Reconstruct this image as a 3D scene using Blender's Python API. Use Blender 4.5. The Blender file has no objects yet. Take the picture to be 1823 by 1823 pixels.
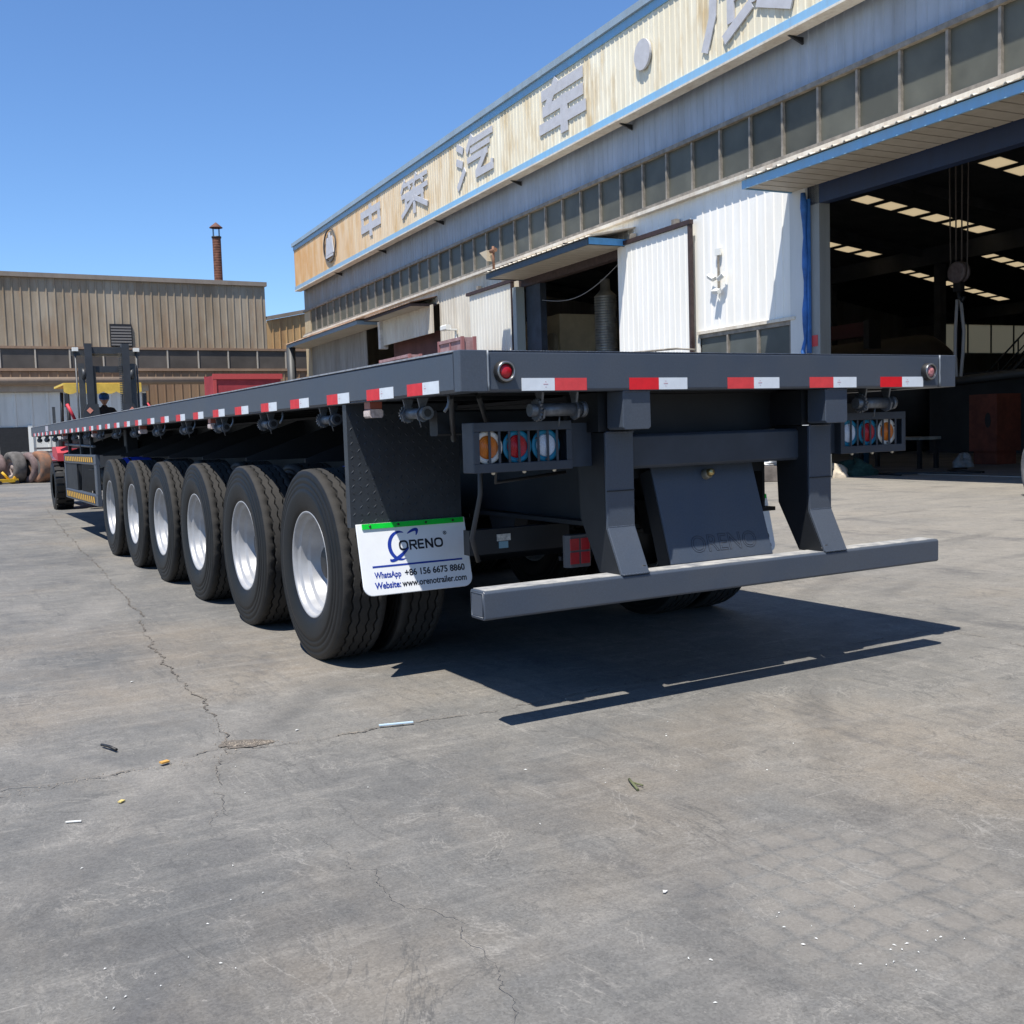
import bpy, math, random
from mathutils import Vector, Matrix
R = math.radians
random.seed(7)
sc = bpy.context.scene
col = sc.collection

# ------------------------------------------------------------------ camera, world, sun, exposure
yaw, pitch, roll = -0.5163, -0.0771, -0.0317
fwd = Vector((-math.sin(yaw)*math.cos(pitch), math.cos(yaw)*math.cos(pitch), math.sin(pitch)))
rgt = Vector((math.cos(yaw), math.sin(yaw), 0)); upv = rgt.cross(fwd)
r2 = rgt*math.cos(roll) + upv*math.sin(roll); u2 = -rgt*math.sin(roll) + upv*math.cos(roll)
cam_d = bpy.data.cameras.new('camera'); cam = bpy.data.objects.new('camera', cam_d); col.objects.link(cam)
M3 = Matrix((r2, u2, -fwd)).transposed()
cam.matrix_world = Matrix.Translation((-3.288, -3.6312, 1.2334)) @ M3.to_4x4()
cam_d.sensor_width = 36; cam_d.lens = 1874.2/1823*36; cam_d.clip_start = .05; cam_d.clip_end = 2000
sc.camera = cam

SUN = Vector((-.36, -.25, 1)).normalized()
world = bpy.data.worlds.new('World'); sc.world = world; world.use_nodes = True
wn = world.node_tree; bg = wn.nodes['Background']
sky = wn.nodes.new('ShaderNodeTexSky'); sky.sky_type = 'NISHITA'; sky.sun_disc = False
sky.sun_elevation = math.asin(SUN.z); sky.sun_rotation = math.atan2(SUN.x, SUN.y)
sky.altitude = 0; sky.air_density = 1.0; sky.dust_density = 0; sky.ozone_density = 10
wb = wn.nodes.new('ShaderNodeMix'); wb.data_type = 'RGBA'; wb.blend_type = 'MULTIPLY'; wb.inputs[0].default_value = 1; wb.inputs[7].default_value = (.96, 1.01, 1.06, 1)   # clear dry air: deeper blue
wn.links.new(sky.outputs[0], wb.inputs[6]); wn.links.new(wb.outputs[2], bg.inputs[0]); bg.inputs[1].default_value = .105
sun_d = bpy.data.lights.new('sun', 'SUN'); sun_d.energy = 4.9; sun_d.angle = R(.53); sun_d.color = (1, .95, .87)
sun = bpy.data.objects.new('sun', sun_d); col.objects.link(sun); sun.rotation_euler = SUN.to_track_quat('Z', 'Y').to_euler()
sun.location = (-20, -15, 60)
sc.view_settings.view_transform = 'Standard'; sc.view_settings.look = 'None'
sc.view_settings.exposure = 0.63; sc.view_settings.gamma = 1
sc.render.engine = 'CYCLES'; sc.cycles.use_denoising = True; sc.cycles.max_bounces = 8

# ------------------------------------------------------------------ materials
MATS = {}
def pm(name, base, rough=.6, metal=0., var=.0, vscale=3., alt=None, bump=0., bscale=60., stretch=(1, 1, 1), streak=0., spec=.5, lo=.38, hi=.68, fine=0., fscale=90., coat=0.):
    """procedural paint / dirt material on object coordinates"""
    if name in MATS: return MATS[name]
    m = bpy.data.materials.new(name); m.use_nodes = True; MATS[name] = m
    nt = m.node_tree; N = nt.nodes; L = nt.links; b = N['Principled BSDF']
    b.inputs['Base Color'].default_value = (*base, 1); b.inputs['Roughness'].default_value = rough
    b.inputs['Metallic'].default_value = metal; b.inputs['Specular IOR Level'].default_value = spec
    if coat: b.inputs['Coat Weight'].default_value = coat; b.inputs['Coat Roughness'].default_value = .15
    tc = N.new('ShaderNodeTexCoord'); mp = N.new('ShaderNodeMapping'); mp.inputs['Scale'].default_value = stretch
    L.new(tc.outputs['Object'], mp.inputs[0])
    c = None
    if var or alt:
        n = N.new('ShaderNodeTexNoise'); n.inputs['Scale'].default_value = vscale; n.inputs['Detail'].default_value = 7; n.inputs['Roughness'].default_value = .62
        L.new(mp.outputs[0], n.inputs['Vector'])
        cr = N.new('ShaderNodeValToRGB'); cr.color_ramp.elements[0].position = lo; cr.color_ramp.elements[1].position = hi
        a2 = alt if alt else tuple(x*(1-var) for x in base)
        b1 = base if alt else tuple(min(1, x*(1+var)) for x in base)
        cr.color_ramp.elements[0].color = (*a2, 1); cr.color_ramp.elements[1].color = (*b1, 1)
        L.new(n.outputs['Fac'], cr.inputs[0]); c = cr.outputs[0]
        rr = N.new('ShaderNodeMapRange'); rr.inputs['To Min'].default_value = min(1, rough+.12); rr.inputs['To Max'].default_value = max(.05, rough-.08)
        L.new(n.outputs['Fac'], rr.inputs[0]); L.new(rr.outputs[0], b.inputs['Roughness'])
    if fine and c is not None:
        n3 = N.new('ShaderNodeTexNoise'); n3.inputs['Scale'].default_value = fscale; n3.inputs['Detail'].default_value = 3
        L.new(tc.outputs['Object'], n3.inputs['Vector'])
        mr = N.new('ShaderNodeMapRange'); mr.inputs['From Min'].default_value = .25; mr.inputs['From Max'].default_value = .75
        mr.inputs['To Min'].default_value = 1-fine; mr.inputs['To Max'].default_value = 1+fine; L.new(n3.outputs['Fac'], mr.inputs[0])
        mx = N.new('ShaderNodeMix'); mx.data_type = 'RGBA'; mx.blend_type = 'MULTIPLY'; mx.inputs[0].default_value = 1
        L.new(c, mx.inputs[6]); L.new(mr.outputs[0], mx.inputs[7]); c = mx.outputs[2]
    if c is not None: L.new(c, b.inputs['Base Color'])
    if bump:
        n2 = N.new('ShaderNodeTexNoise'); n2.inputs['Scale'].default_value = bscale; n2.inputs['Detail'].default_value = 5
        L.new(mp.outputs[0], n2.inputs['Vector'])
        bp = N.new('ShaderNodeBump'); bp.inputs['Strength'].default_value = bump; bp.inputs['Distance'].default_value = .01
        L.new(n2.outputs['Fac'], bp.inputs['Height']); L.new(bp.outputs[0], b.inputs['Normal'])
    return m

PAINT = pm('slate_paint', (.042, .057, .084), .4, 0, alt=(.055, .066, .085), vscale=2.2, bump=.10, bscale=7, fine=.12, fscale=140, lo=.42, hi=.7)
PAINT_SHADE = pm('slate_paint_shaded', (.006, .008, .0115), .55, 0, var=.2, vscale=3, bump=.03, bscale=50)  # slate paint darkened: the under-deck shade is painted into the colour
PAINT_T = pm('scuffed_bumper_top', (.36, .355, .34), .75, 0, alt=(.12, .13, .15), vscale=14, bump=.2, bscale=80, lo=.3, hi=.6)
STEEL = pm('worn_steel', (.13, .14, .155), .42, .5, var=.3, vscale=30, bump=.08, bscale=120)
RIM = pm('silver_rim_paint', (.33, .335, .345), .4, .22, var=.12, vscale=7)
RUBBER = pm('tyre_rubber', (.0042, .005, .006), .5, 0, alt=(.0095, .0093, .009), vscale=9, spec=.35, bump=.06, bscale=160, lo=.35, hi=.6)
TREAD = pm('tyre_tread', (.015, .0145, .014), .85, 0, alt=(.029, .027, .0245), vscale=9, bump=.15, bscale=140, lo=.35, hi=.65)
RED = pm('red_reflective', (.62, .012, .02), .35, 0, var=.08, vscale=20)
RED2 = pm('faded_red_reflective', (.6, .05, .055), .4, 0, var=.1, vscale=20)
WHT = pm('white_reflective', (.62, .66, .7), .35, 0, var=.05, vscale=20)
FLAPW = pm('mudflap_white', (.72, .74, .76), .45, 0, var=.04, vscale=6)
NAVY = pm('print_navy', (.006, .03, .27), .5)
INK = pm('print_black', (.008, .009, .016), .5)
GREEN = pm('green_strip', (.0, .5, .035), .4, 0, var=.08, vscale=12)
BLACK = pm('black_metal', (.012, .012, .013), .5, 0, var=.3, vscale=8)
BRASS = pm('brass', (.45, .33, .14), .3, .9)
AMBER = pm('amber_lens', (.5, .13, .008), .3, 0, var=.08, vscale=60)
REDL = pm('red_lens', (.36, .006, .014), .3, 0, var=.1, vscale=60)
CLR = pm('clear_lens', (.5, .54, .6), .3, 0, var=.1, vscale=110)
TEAL = pm('teal_seal', (.0, .16, .27), .5)
IVORY = pm('ivory_ring', (.6, .56, .5), .5)
BLUEF = pm('blue_film', (.03, .08, .55), .3)
HAZ_Y = pm('hazard_yellow', (.55, .3, .02), .5)

# ground ---------------------------------------------------------------------
def ground_material():
    m = bpy.data.materials.new('yard_concrete'); m.use_nodes = True
    nt = m.node_tree; N = nt.nodes; L = nt.links; b = N['Principled BSDF']; b.inputs['Roughness'].default_value = .8
    b.inputs['Specular IOR Level'].default_value = .35
    tc = N.new('ShaderNodeTexCoord')
    def noise(scale, detail=6, rough=.6, st=(1, 1, 1), rot=0, dist=0):
        mp = N.new('ShaderNodeMapping'); mp.inputs['Scale'].default_value = st; mp.inputs['Rotation'].default_value = (0, 0, rot)
        L.new(tc.outputs['Object'], mp.inputs[0])
        n = N.new('ShaderNodeTexNoise'); n.inputs['Scale'].default_value = scale; n.inputs['Detail'].default_value = detail; n.inputs['Roughness'].default_value = rough
        n.inputs['Distortion'].default_value = dist
        L.new(mp.outputs[0], n.inputs['Vector']); return n.outputs['Fac']
    def ramp(f, p0, p1, c0, c1):
        r = N.new('ShaderNodeValToRGB'); r.color_ramp.elements[0].position = p0; r.color_ramp.elements[1].position = p1
        r.color_ramp.elements[0].color = (*c0, 1); r.color_ramp.elements[1].color = (*c1, 1); L.new(f, r.inputs[0]); return r.outputs[0]
    def mix(fac, a, c, mode='MIX'):
        x = N.new('ShaderNodeMix'); x.data_type = 'RGBA'; x.blend_type = mode
        if isinstance(fac, float): x.inputs[0].default_value = fac
        else: L.new(fac, x.inputs[0])
        for s, v in ((6, a), (7, c)):
            if isinstance(v, tuple): x.inputs[s].default_value = (*v, 1)
            else: L.new(v, x.inputs[s])
        return x.outputs[2]
    def math_(op, a, c=None):
        x = N.new('ShaderNodeMath'); x.operation = op
        for i, v in enumerate((a, c)):
            if v is None: continue
            if isinstance(v, (int, float)): x.inputs[i].default_value = v
            else: L.new(v, x.inputs[i])
        return x.outputs[0]
    base = ramp(noise(.5, 8, .66), .38, .64, (.1, .1, .097), (.162, .156, .143))
    warm = ramp(noise(.36, 6, .62, rot=.4), .5, .66, (0, 0, 0), (1, 1, 1))
    base = mix(math_('MULTIPLY', warm, .75), base, (.2, .17, .132))
    # sunlit brightness of the far yard painted in, dusty beige towards the hall
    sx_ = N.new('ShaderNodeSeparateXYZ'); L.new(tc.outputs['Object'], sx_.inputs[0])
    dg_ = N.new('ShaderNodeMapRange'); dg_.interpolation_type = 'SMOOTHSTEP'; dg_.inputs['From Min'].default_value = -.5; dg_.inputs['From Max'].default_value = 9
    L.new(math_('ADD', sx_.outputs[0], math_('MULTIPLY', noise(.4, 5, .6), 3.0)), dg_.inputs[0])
    far_bright = math_('MULTIPLY', dg_.outputs[0], ramp(noise(.9, 6, .65, (.6, 1.5, 1), .3), .3, .6, (.4, .4, .4), (1, 1, 1)))
    base = mix(math_('MULTIPLY', far_bright, .85), base, (.245, .225, .19))
    mot = ramp(noise(2.6, 9, .74, (1, .6, 1), .7, .4), .5, .62, (0, 0, 0), (1, 1, 1))
    base = mix(math_('MULTIPLY', mot, .3), base, (.19, .174, .148))
    # oil and damp stains
    st = ramp(noise(1.2, 9, .72, (1, .5, 1), .5), .55, .66, (0, 0, 0), (1, 1, 1))
    base = mix(math_('MULTIPLY', st, .62), base, (.072, .072, .074))
    st2 = ramp(noise(4.5, 7, .7), .6, .7, (0, 0, 0), (1, 1, 1))
    base = mix(math_('MULTIPLY', st2, .25), base, (.065, .064, .064))
    # drag streaks and scratches
    sk = ramp(noise(5, 7, .7, (.28, 1.8, 1), .25, .6), .5, .66, (0, 0, 0), (1, 1, 1))
    base = mix(math_('MULTIPLY', sk, .3), base, (.255, .24, .215))
    sk2 = ramp(noise(8, 6, .66, (1.6, .2, 1), -.35, .8), .54, .68, (0, 0, 0), (1, 1, 1))
    base = mix(math_('MULTIPLY', sk2, .34), base, (.08, .079, .078))
    sk3 = ramp(noise(16, 5, .6, (.12, 3.2, 1), .52, .3), .68, .72, (0, 0, 0), (1, 1, 1))
    base = mix(math_('MULTIPLY', sk3, .4), base, (.3, .285, .26))
    # trowel swirls: thin wavy lines
    for (sc_, ds_, lo_, hi_, cc_, am_) in ((1.7, 2.6, .004, .016, (.065, .065, .063), .5), (3.1, 2.2, .003, .014, (.28, .265, .24), .42), (6.5, 1.6, .004, .018, (.065, .065, .064), .4)):
        ln_ = ramp(math_('ABSOLUTE', math_('SUBTRACT', noise(sc_, 7, .62, (1, .55, 1), .45, ds_), .5)), lo_, hi_, (1, 1, 1), (0, 0, 0))
        base = mix(math_('MULTIPLY', math_('MULTIPLY', ln_, ramp(noise(1.3*sc_, 4, .6), .45, .6, (0, 0, 0), (1, 1, 1))), am_), base, cc_)
    # curved tyre marks
    for (cx, cy, rad, wd, dark) in ((9., -9.5, 13.2, .13, True), (9.3, -9.2, 15.1, .13, True), (-14, 9, 12.6, .16, False), (-14, 9, 14.4, .16, False), (2, 18, 19.6, .12, True), (-9, -3.2, 7.3, .1, False), (6, -6, 8.2, .1, True)):
        ln = N.new('ShaderNodeVectorMath'); ln.operation = 'DISTANCE'; ln.inputs[1].default_value = (cx, cy, 0); L.new(tc.outputs['Object'], ln.inputs[0])
        d_ = math_('ABSOLUTE', math_('SUBTRACT', ln.outputs['Value'], rad))
        band_ = ramp(math_('ADD', d_, math_('MULTIPLY', noise(6, 4, .6), .08)), wd*.75, wd*1.35, (1, 1, 1), (0, 0, 0))
        band_ = math_('MULTIPLY', band_, ramp(noise(.8, 5, .7), .42, .62, (0, 0, 0), (1, 1, 1)))
        base = mix(math_('MULTIPLY', band_, .4 if dark else .3), base, (.07, .068, .066) if dark else (.25, .235, .21))
    # aggregate speckle and pale chips
    vs_ = N.new('ShaderNodeTexVoronoi'); vs_.inputs['Scale'].default_value = 170; L.new(tc.outputs['Object'], vs_.inputs['Vector'])
    g0 = N.new('ShaderNodeSeparateColor'); L.new(vs_.outputs['Color'], g0.inputs[0])
    g = N.new('ShaderNodeMapRange'); g.inputs['To Min'].default_value = .86; g.inputs['To Max'].default_value = 1.15; L.new(g0.outputs[0], g.inputs[0])
    base = mix(1.0, base, g.outputs[0], 'MULTIPLY')
    ch = ramp(noise(38, 3, .55), .70, .73, (0, 0, 0), (1, 1, 1))
    base = mix(math_('MULTIPLY', ch, .3), base, (.36, .34, .31))
    pit = ramp(noise(55, 3, .6), .3, .34, (1, 1, 1), (0, 0, 0))
    base = mix(math_('MULTIPLY', pit, .3), base, (.05, .05, .05))
    g2 = N.new('ShaderNodeMapRange'); g2.inputs['From Min'].default_value = .3; g2.inputs['From Max'].default_value = .7
    g2.inputs['To Min'].default_value = .9; g2.inputs['To Max'].default_value = 1.1; L.new(noise(18, 7, .75), g2.inputs[0])
    base = mix(1.0, base, g2.outputs[0], 'MULTIPLY')
    # worn patch of paver imprints (irregular cells) in the near right of the yard
    mp = N.new('ShaderNodeMapping'); mp.inputs['Scale'].default_value = (1, 1, 0); L.new(tc.outputs['Object'], mp.inputs[0])
    wob = N.new('ShaderNodeTexNoise'); wob.inputs['Scale'].default_value = 9; L.new(tc.outputs['Object'], wob.inputs['Vector'])
    ad = N.new('ShaderNodeMix'); ad.data_type = 'RGBA'; ad.blend_type = 'LINEAR_LIGHT'; ad.inputs[0].default_value = .035
    L.new(mp.outputs[0], ad.inputs[6]); L.new(wob.outputs['Color'], ad.inputs[7])
    vo = N.new('ShaderNodeTexVoronoi'); vo.feature = 'DISTANCE_TO_EDGE'; vo.inputs['Scale'].default_value = 9.5; vo.inputs['Randomness'].default_value = .22
    L.new(ad.outputs[2], vo.inputs['Vector'])
    edge = ramp(vo.outputs['Distance'], .02, .2, (0, 0, 0), (1, 1, 1))
    ln = N.new('ShaderNodeVectorMath'); ln.operation = 'DISTANCE'; ln.inputs[1].default_value = (-1.16, -1.75, 0); L.new(tc.outputs['Object'], ln.inputs[0])
    dn = math_('ADD', ln.outputs['Value'], math_('MULTIPLY', noise(4, 4, .6), .5))
    msk = ramp(dn, .55, .8, (1, 1, 1), (0, 0, 0))
    base = mix(math_('MULTIPLY', math_('MULTIPLY', msk, edge), .42), base, (.21, .19, .163))
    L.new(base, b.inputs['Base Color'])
    rr = N.new('ShaderNodeMapRange'); rr.inputs['To Min'].default_value = .62; rr.inputs['To Max'].default_value = .95
    L.new(noise(1.1, 6, .65), rr.inputs[0]); L.new(rr.outputs[0], b.inputs['Roughness'])
    bp = N.new('ShaderNodeBump'); bp.inputs['Strength'].default_value = .35; bp.inputs['Distance'].default_value = .006
    hsum = math_('ADD', math_('MULTIPLY', noise(70, 6, .7), .6), math_('MULTIPLY', noise(9, 5, .6), 1.0))
    hsum = math_('ADD', hsum, math_('MULTIPLY', math_('MULTIPLY', msk, edge), .25))
    L.new(hsum, bp.inputs['Height']); L.new(bp.outputs[0], b.inputs['Normal'])
    return m

# sheet metal with stains. streak: vertical runs
def sheet_mat(name, base, stain, amount=.5, rough=.5, rust=None, rust_amt=0., sx=.6, grad=None, spec=.4):
    if name in MATS: return MATS[name]
    m = bpy.data.materials.new(name); m.use_nodes = True; MATS[name] = m
    nt = m.node_tree; N = nt.nodes; L = nt.links; b = N['Principled BSDF']; b.inputs['Roughness'].default_value = rough
    b.inputs['Specular IOR Level'].default_value = spec
    tc = N.new('ShaderNodeTexCoord')
    def noise(sc_, st, det=6):
        mp = N.new('ShaderNodeMapping'); mp.inputs['Scale'].default_value = st; L.new(tc.outputs['Object'], mp.inputs[0])
        n = N.new('ShaderNodeTexNoise'); n.inputs['Scale'].default_value = sc_; n.inputs['Detail'].default_value = det; n.inputs['Roughness'].default_value = .65
        L.new(mp.outputs[0], n.inputs['Vector']); return n.outputs['Fac']
    def mr(f, a0, a1, b0, b1):
        x = N.new('ShaderNodeMapRange'); x.inputs['From Min'].default_value = a0; x.inputs['From Max'].default_value = a1
        x.inputs['To Min'].default_value = b0; x.inputs['To Max'].default_value = b1; L.new(f, x.inputs[0]); return x.outputs[0]
    def mix(fac, a, c, mode='MIX'):
        x = N.new('ShaderNodeMix'); x.data_type = 'RGBA'; x.blend_type = mode
        if isinstance(fac, float): x.inputs[0].default_value = fac
        else: L.new(fac, x.inputs[0])
        for s, v in ((6, a), (7, c)):
            if isinstance(v, tuple): x.inputs[s].default_value = (*v, 1)
            else: L.new(v, x.inputs[s])
        return x.outputs[2]
    c = mix(mr(noise(sx, (1, 1, .35)), .4, .68, 0, amount), base, stain)
    c = mix(mr(noise(sx*5, (1, 1, .1)), .45, .72, 0, amount*.7), c, tuple(x*.8 for x in stain))
    if rust:
        c = mix(mr(noise(sx*2.2, (1, 1, .3), 8), .56-.1*rust_amt, .75-.1*rust_amt, 0, min(1, rust_amt)), c, rust)
    if grad:   # weathering that grows along the wall: (axis, from, to, colour, strength)
        ax, g0, g1, gc, gs = grad
        sp = N.new('ShaderNodeSeparateXYZ'); L.new(tc.outputs['Object'], sp.inputs[0])
        f = mr(sp.outputs[ax], g0, g1, 0, 1)
        mm = N.new('ShaderNodeMath'); mm.operation = 'MULTIPLY'; L.new(f, mm.inputs[0]); L.new(mr(noise(1.4, (1, 1, .25)), .3, .6, gs*.55, gs), mm.inputs[1])
        c = mix(mm.outputs[0], c, gc)
    L.new(c, b.inputs['Base Color'])
    bp = N.new('ShaderNodeBump'); bp.inputs['Strength'].default_value = .15; bp.inputs['Distance'].default_value = .02
    L.new(noise(3, (1, 1, .5)), bp.inputs['Height']); L.new(bp.outputs[0], b.inputs['Normal'])
    return m

CREAM = sheet_mat('cream_sheet', (.8, .75, .6), (.66, .56, .37), .55, .5, rust=(.5, .35, .15), rust_amt=.75, grad=(0, -20, -49, (.53, .27, .075), 1.0))
WHITE = sheet_mat('white_sheet', (.85, .835, .785), (.72, .69, .6), .4, .45, rust=(.36, .2, .1), rust_amt=.06)
WHITE_OLD = sheet_mat('aged_white_sheet', (.66, .62, .53), (.45, .39, .3), .6, .55, rust=(.3, .17, .09), rust_amt=.25)
GREYBLUE = sheet_mat('grey_blue_sheet', (.4, .455, .54), (.27, .29, .31), .6, .5, rust=(.2, .14, .1), rust_amt=.12, grad=(0, -14, -50, (.22, .185, .135), .85))
GREYSHEET = sheet_mat('grey_sheet', (.3, .29, .27), (.17, .15, .13), .7, .6)
BLUETRIM = sheet_mat('blue_trim', (.22, .46, .7), (.3, .43, .54), .5, .5, rust=(.28, .15, .08), rust_amt=.15, sx=1.2, grad=(0, -25, -50, (.3, .33, .34), .6))
BLUESTEEL = sheet_mat('blue_steel', (.018, .034, .085), (.02, .025, .04), .5, .5)
BROWN = sheet_mat('brown_sheet', (.35, .295, .22), (.2, .14, .08), .85, .6, rust=(.24, .12, .05), rust_amt=.5, sx=.35)
RUSTY = sheet_mat('rusty_sheet', (.46, .3, .14), (.28, .15, .06), .7, .65, rust=(.22, .1, .04), rust_amt=.6, sx=.7)
BROWN_LOW = sheet_mat('brown_low_sheet', (.25, .165, .1), (.17, .1, .06), .6, .65, sx=.6)
FLASH = sheet_mat('flashing', (.68, .64, .55), (.45, .36, .26), .6, .5, rust=(.26, .13, .06), rust_amt=.25, sx=1.5)
FRAME = pm('window_frame', (.24, .215, .18), .6, 0, var=.3, vscale=4)
TRIMDARK = pm('dark_red_rail', (.042, .024, .022), .6, 0, var=.3, vscale=6)
SOFFIT = sheet_mat('soffit_sheet', (.42, .38, .32), (.3, .26, .2), .5, .6)
LETTER = pm('letter_grey', (.48, .48, .5), .55, 0, var=.08, vscale=4)
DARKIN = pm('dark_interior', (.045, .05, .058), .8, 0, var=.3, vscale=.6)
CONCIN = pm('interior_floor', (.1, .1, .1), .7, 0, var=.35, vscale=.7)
def glass_mat(name, tint, rough=.12):
    m = bpy.data.materials.new(name); m.use_nodes = True
    b = m.node_tree.nodes['Principled BSDF']; N = m.node_tree.nodes; L = m.node_tree.links
    tc = N.new('ShaderNodeTexCoord'); n = N.new('ShaderNodeTexNoise'); n.inputs['Scale'].default_value = 1.1; n.inputs['Detail'].default_value = 5
    L.new(tc.outputs['Object'], n.inputs['Vector'])
    r = N.new('ShaderNodeValToRGB'); r.color_ramp.elements[0].position = .35; r.color_ramp.elements[1].position = .7
    r.color_ramp.elements[0].color = (*[x*.8 for x in tint], 1); r.color_ramp.elements[1].color = (*[x*1.15 for x in tint], 1)
    oi = N.new('ShaderNodeObjectInfo'); mr = N.new('ShaderNodeMapRange'); mr.inputs['To Min'].default_value = .72; mr.inputs['To Max'].default_value = 1.25; L.new(oi.outputs['Random'], mr.inputs[0])
    va = N.new('ShaderNodeVectorMath'); va.operation = 'ADD'; L.new(tc.outputs['Object'], va.inputs[0]); L.new(oi.outputs['Location'], va.inputs[1]); L.new(va.outputs[0], n.inputs['Vector'])
    mx = N.new('ShaderNodeMix'); mx.data_type = 'RGBA'; mx.blend_type = 'MULTIPLY'; mx.inputs[0].default_value = 1
    L.new(n.outputs['Fac'], r.inputs[0]); L.new(r.outputs[0], mx.inputs[6]); L.new(mr.outputs[0], mx.inputs[7]); L.new(mx.outputs[2], b.inputs['Base Color'])
    b.inputs['Roughness'].default_value = rough; b.inputs['IOR'].default_value = 1.5; b.inputs['Specular IOR Level'].default_value = .25
    return m
PANE = glass_mat('dusty_window_glass', (.095, .096, .078), .42)
PANE_B = glass_mat('dusty_brown_glass', (.085, .075, .066), .35)
def skylight_mat():
    m = bpy.data.materials.new('translucent_skylight'); m.use_nodes = True; nt = m.node_tree
    for n in list(nt.nodes):
        if n.type == 'BSDF_PRINCIPLED': nt.nodes.remove(n)
    t = nt.nodes.new('ShaderNodeBsdfTranslucent'); t.inputs[0].default_value = (.5, .44, .33, 1)
    nt.links.new(t.outputs[0], nt.nodes['Material Output'].inputs[0]); return m
SKYL = skylight_mat()

# ------------------------------------------------------------------ mesh builder
class MB:
    def __init__(s): s.v = []; s.f = []; s.mi = []; s.sm = []
    def add(s, vs, fs, mi=0, smooth=False):
        o = len(s.v); s.v += [tuple(v) for v in vs]; s.f += [tuple(i+o for i in f) for f in fs]; s.mi += [mi]*len(fs); s.sm += [smooth]*len(fs); return s
    def box(s, x0, x1, y0, y1, z0, z1, mi=0):
        if x0 > x1: x0, x1 = x1, x0
        if y0 > y1: y0, y1 = y1, y0
        if z0 > z1: z0, z1 = z1, z0
        return s.add([(x, y, z) for z in (z0, z1) for y in (y0, y1) for x in (x0, x1)],
                     [(0, 2, 3, 1), (4, 5, 7, 6), (0, 1, 5, 4), (1, 3, 7, 5), (3, 2, 6, 7), (2, 0, 4, 6)], mi)
    def bbox(s, x0, x1, y0, y1, z0, z1, b=.01, mi=0):
        """box with chamfered edges along its longest axis"""
        if x0 > x1: x0, x1 = x1, x0
        if y0 > y1: y0, y1 = y1, y0
        if z0 > z1: z0, z1 = z1, z0
        d = [x1-x0, y1-y0, z1-z0]; k = d.index(max(d))
        lo = [x0, y0, z0]; hi = [x1, y1, z1]; a, c = [i for i in range(3) if i != k]
        prof = [(lo[a]+b, lo[c]), (hi[a]-b, lo[c]), (hi[a], lo[c]+b), (hi[a], hi[c]-b), (hi[a]-b, hi[c]), (lo[a]+b, hi[c]), (lo[a], hi[c]-b), (lo[a], lo[c]+b)]
        vs = []
        for e in (lo[k], hi[k]):
            for p in prof:
                v = [0, 0, 0]; v[a] = p[0]; v[c] = p[1]; v[k] = e; vs.append(v)
        fl = k == 1
        fs = [(i, (i+1) % 8, 8+(i+1) % 8, 8+i) for i in range(8)] + [tuple(range(7, -1, -1)), tuple(range(8, 16))]
        if fl: fs = [tuple(reversed(f)) for f in fs]
        return s.add(vs, fs, mi)
    def prism(s, poly, axis, a, b, mi=0):
        """polygon (2D) extruded along axis from a to b. axis 'x': poly=(y,z); 'y': (x,z); 'z': (x,y)"""
        def P(p, t):
            return (t, p[0], p[1]) if axis == 'x' else ((p[0], t, p[1]) if axis == 'y' else (p[0], p[1], t))
        n = len(poly); vs = [P(p, a) for p in poly] + [P(p, b) for p in poly]
        fs = [(i, (i+1) % n, n+(i+1) % n, n+i) for i in range(n)] + [tuple(range(n-1, -1, -1)), tuple(range(n, 2*n))]
        return s.add(vs, fs, mi)
    def tube(s, pts, r, n=10, mi=0, caps=True, smooth=True):
        pts = [Vector(p) for p in pts]; rs = r if isinstance(r, (list, tuple)) else [r]*len(pts)
        vs = []; prev = None
        for i, p in enumerate(pts):
            d = (pts[min(i+1, len(pts)-1)] - pts[max(i-1, 0)]).normalized()
            if prev is None:
                a = d.cross(Vector((0, 0, 1)))
                if a.length < .01: a = d.cross(Vector((1, 0, 0)))
            else: a = prev - d*prev.dot(d)
            a.normalize(); prev = a; c = d.cross(a)
            for k in range(n):
                t = 2*math.pi*k/n; vs.append(p + (a*math.cos(t) + c*math.sin(t))*rs[i])
        fs = [(i*n+k, i*n+(k+1) % n, (i+1)*n+(k+1) % n, (i+1)*n+k) for i in range(len(pts)-1) for k in range(n)]
        s.add(vs, fs, mi, smooth)
        if caps:
            o = len(s.v) - len(vs)
            s.f += [tuple(o+k for k in range(n-1, -1, -1)), tuple(o+(len(pts)-1)*n+k for k in range(n))]; s.mi += [mi, mi]; s.sm += [False, False]
        return s
    def lathe(s, prof, axis='x', n=48, mi=0, cen=(0, 0, 0), smooth=True, closed=False):
        """prof: list of (axial, radius)"""
        vs = []
        for k in range(n):
            t = 2*math.pi*k/n; c, q = math.cos(t), math.sin(t)
            for a, r in prof:
                v = (a, r*c, r*q) if axis == 'x' else ((r*q, a, r*c) if axis == 'y' else (r*c, r*q, a))
                vs.append((v[0]+cen[0], v[1]+cen[1], v[2]+cen[2]))
        m = len(prof); mm = m if closed else m-1
        fs = [(k*m+i, k*m+(i+1) % m, ((k+1) % n)*m+(i+1) % m, ((k+1) % n)*m+i) for k in range(n) for i in range(mm)]
        return s.add(vs, fs, mi, smooth)
    def disc(s, cen, r, axis='y', n=28, mi=0):
        vs = []
        for k in range(n):
            t = 2*math.pi*k/n; c, q = r*math.cos(t), r*math.sin(t)
            v = (0, c, q) if axis == 'x' else ((c, 0, q) if axis == 'y' else (c, q, 0)); vs.append((v[0]+cen[0], v[1]+cen[1], v[2]+cen[2]))
        return s.add(vs, [tuple(range(n))], mi)
    def xf(s, M):
        s.v = [tuple(M @ Vector(v)) for v in s.v]; return s
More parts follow.
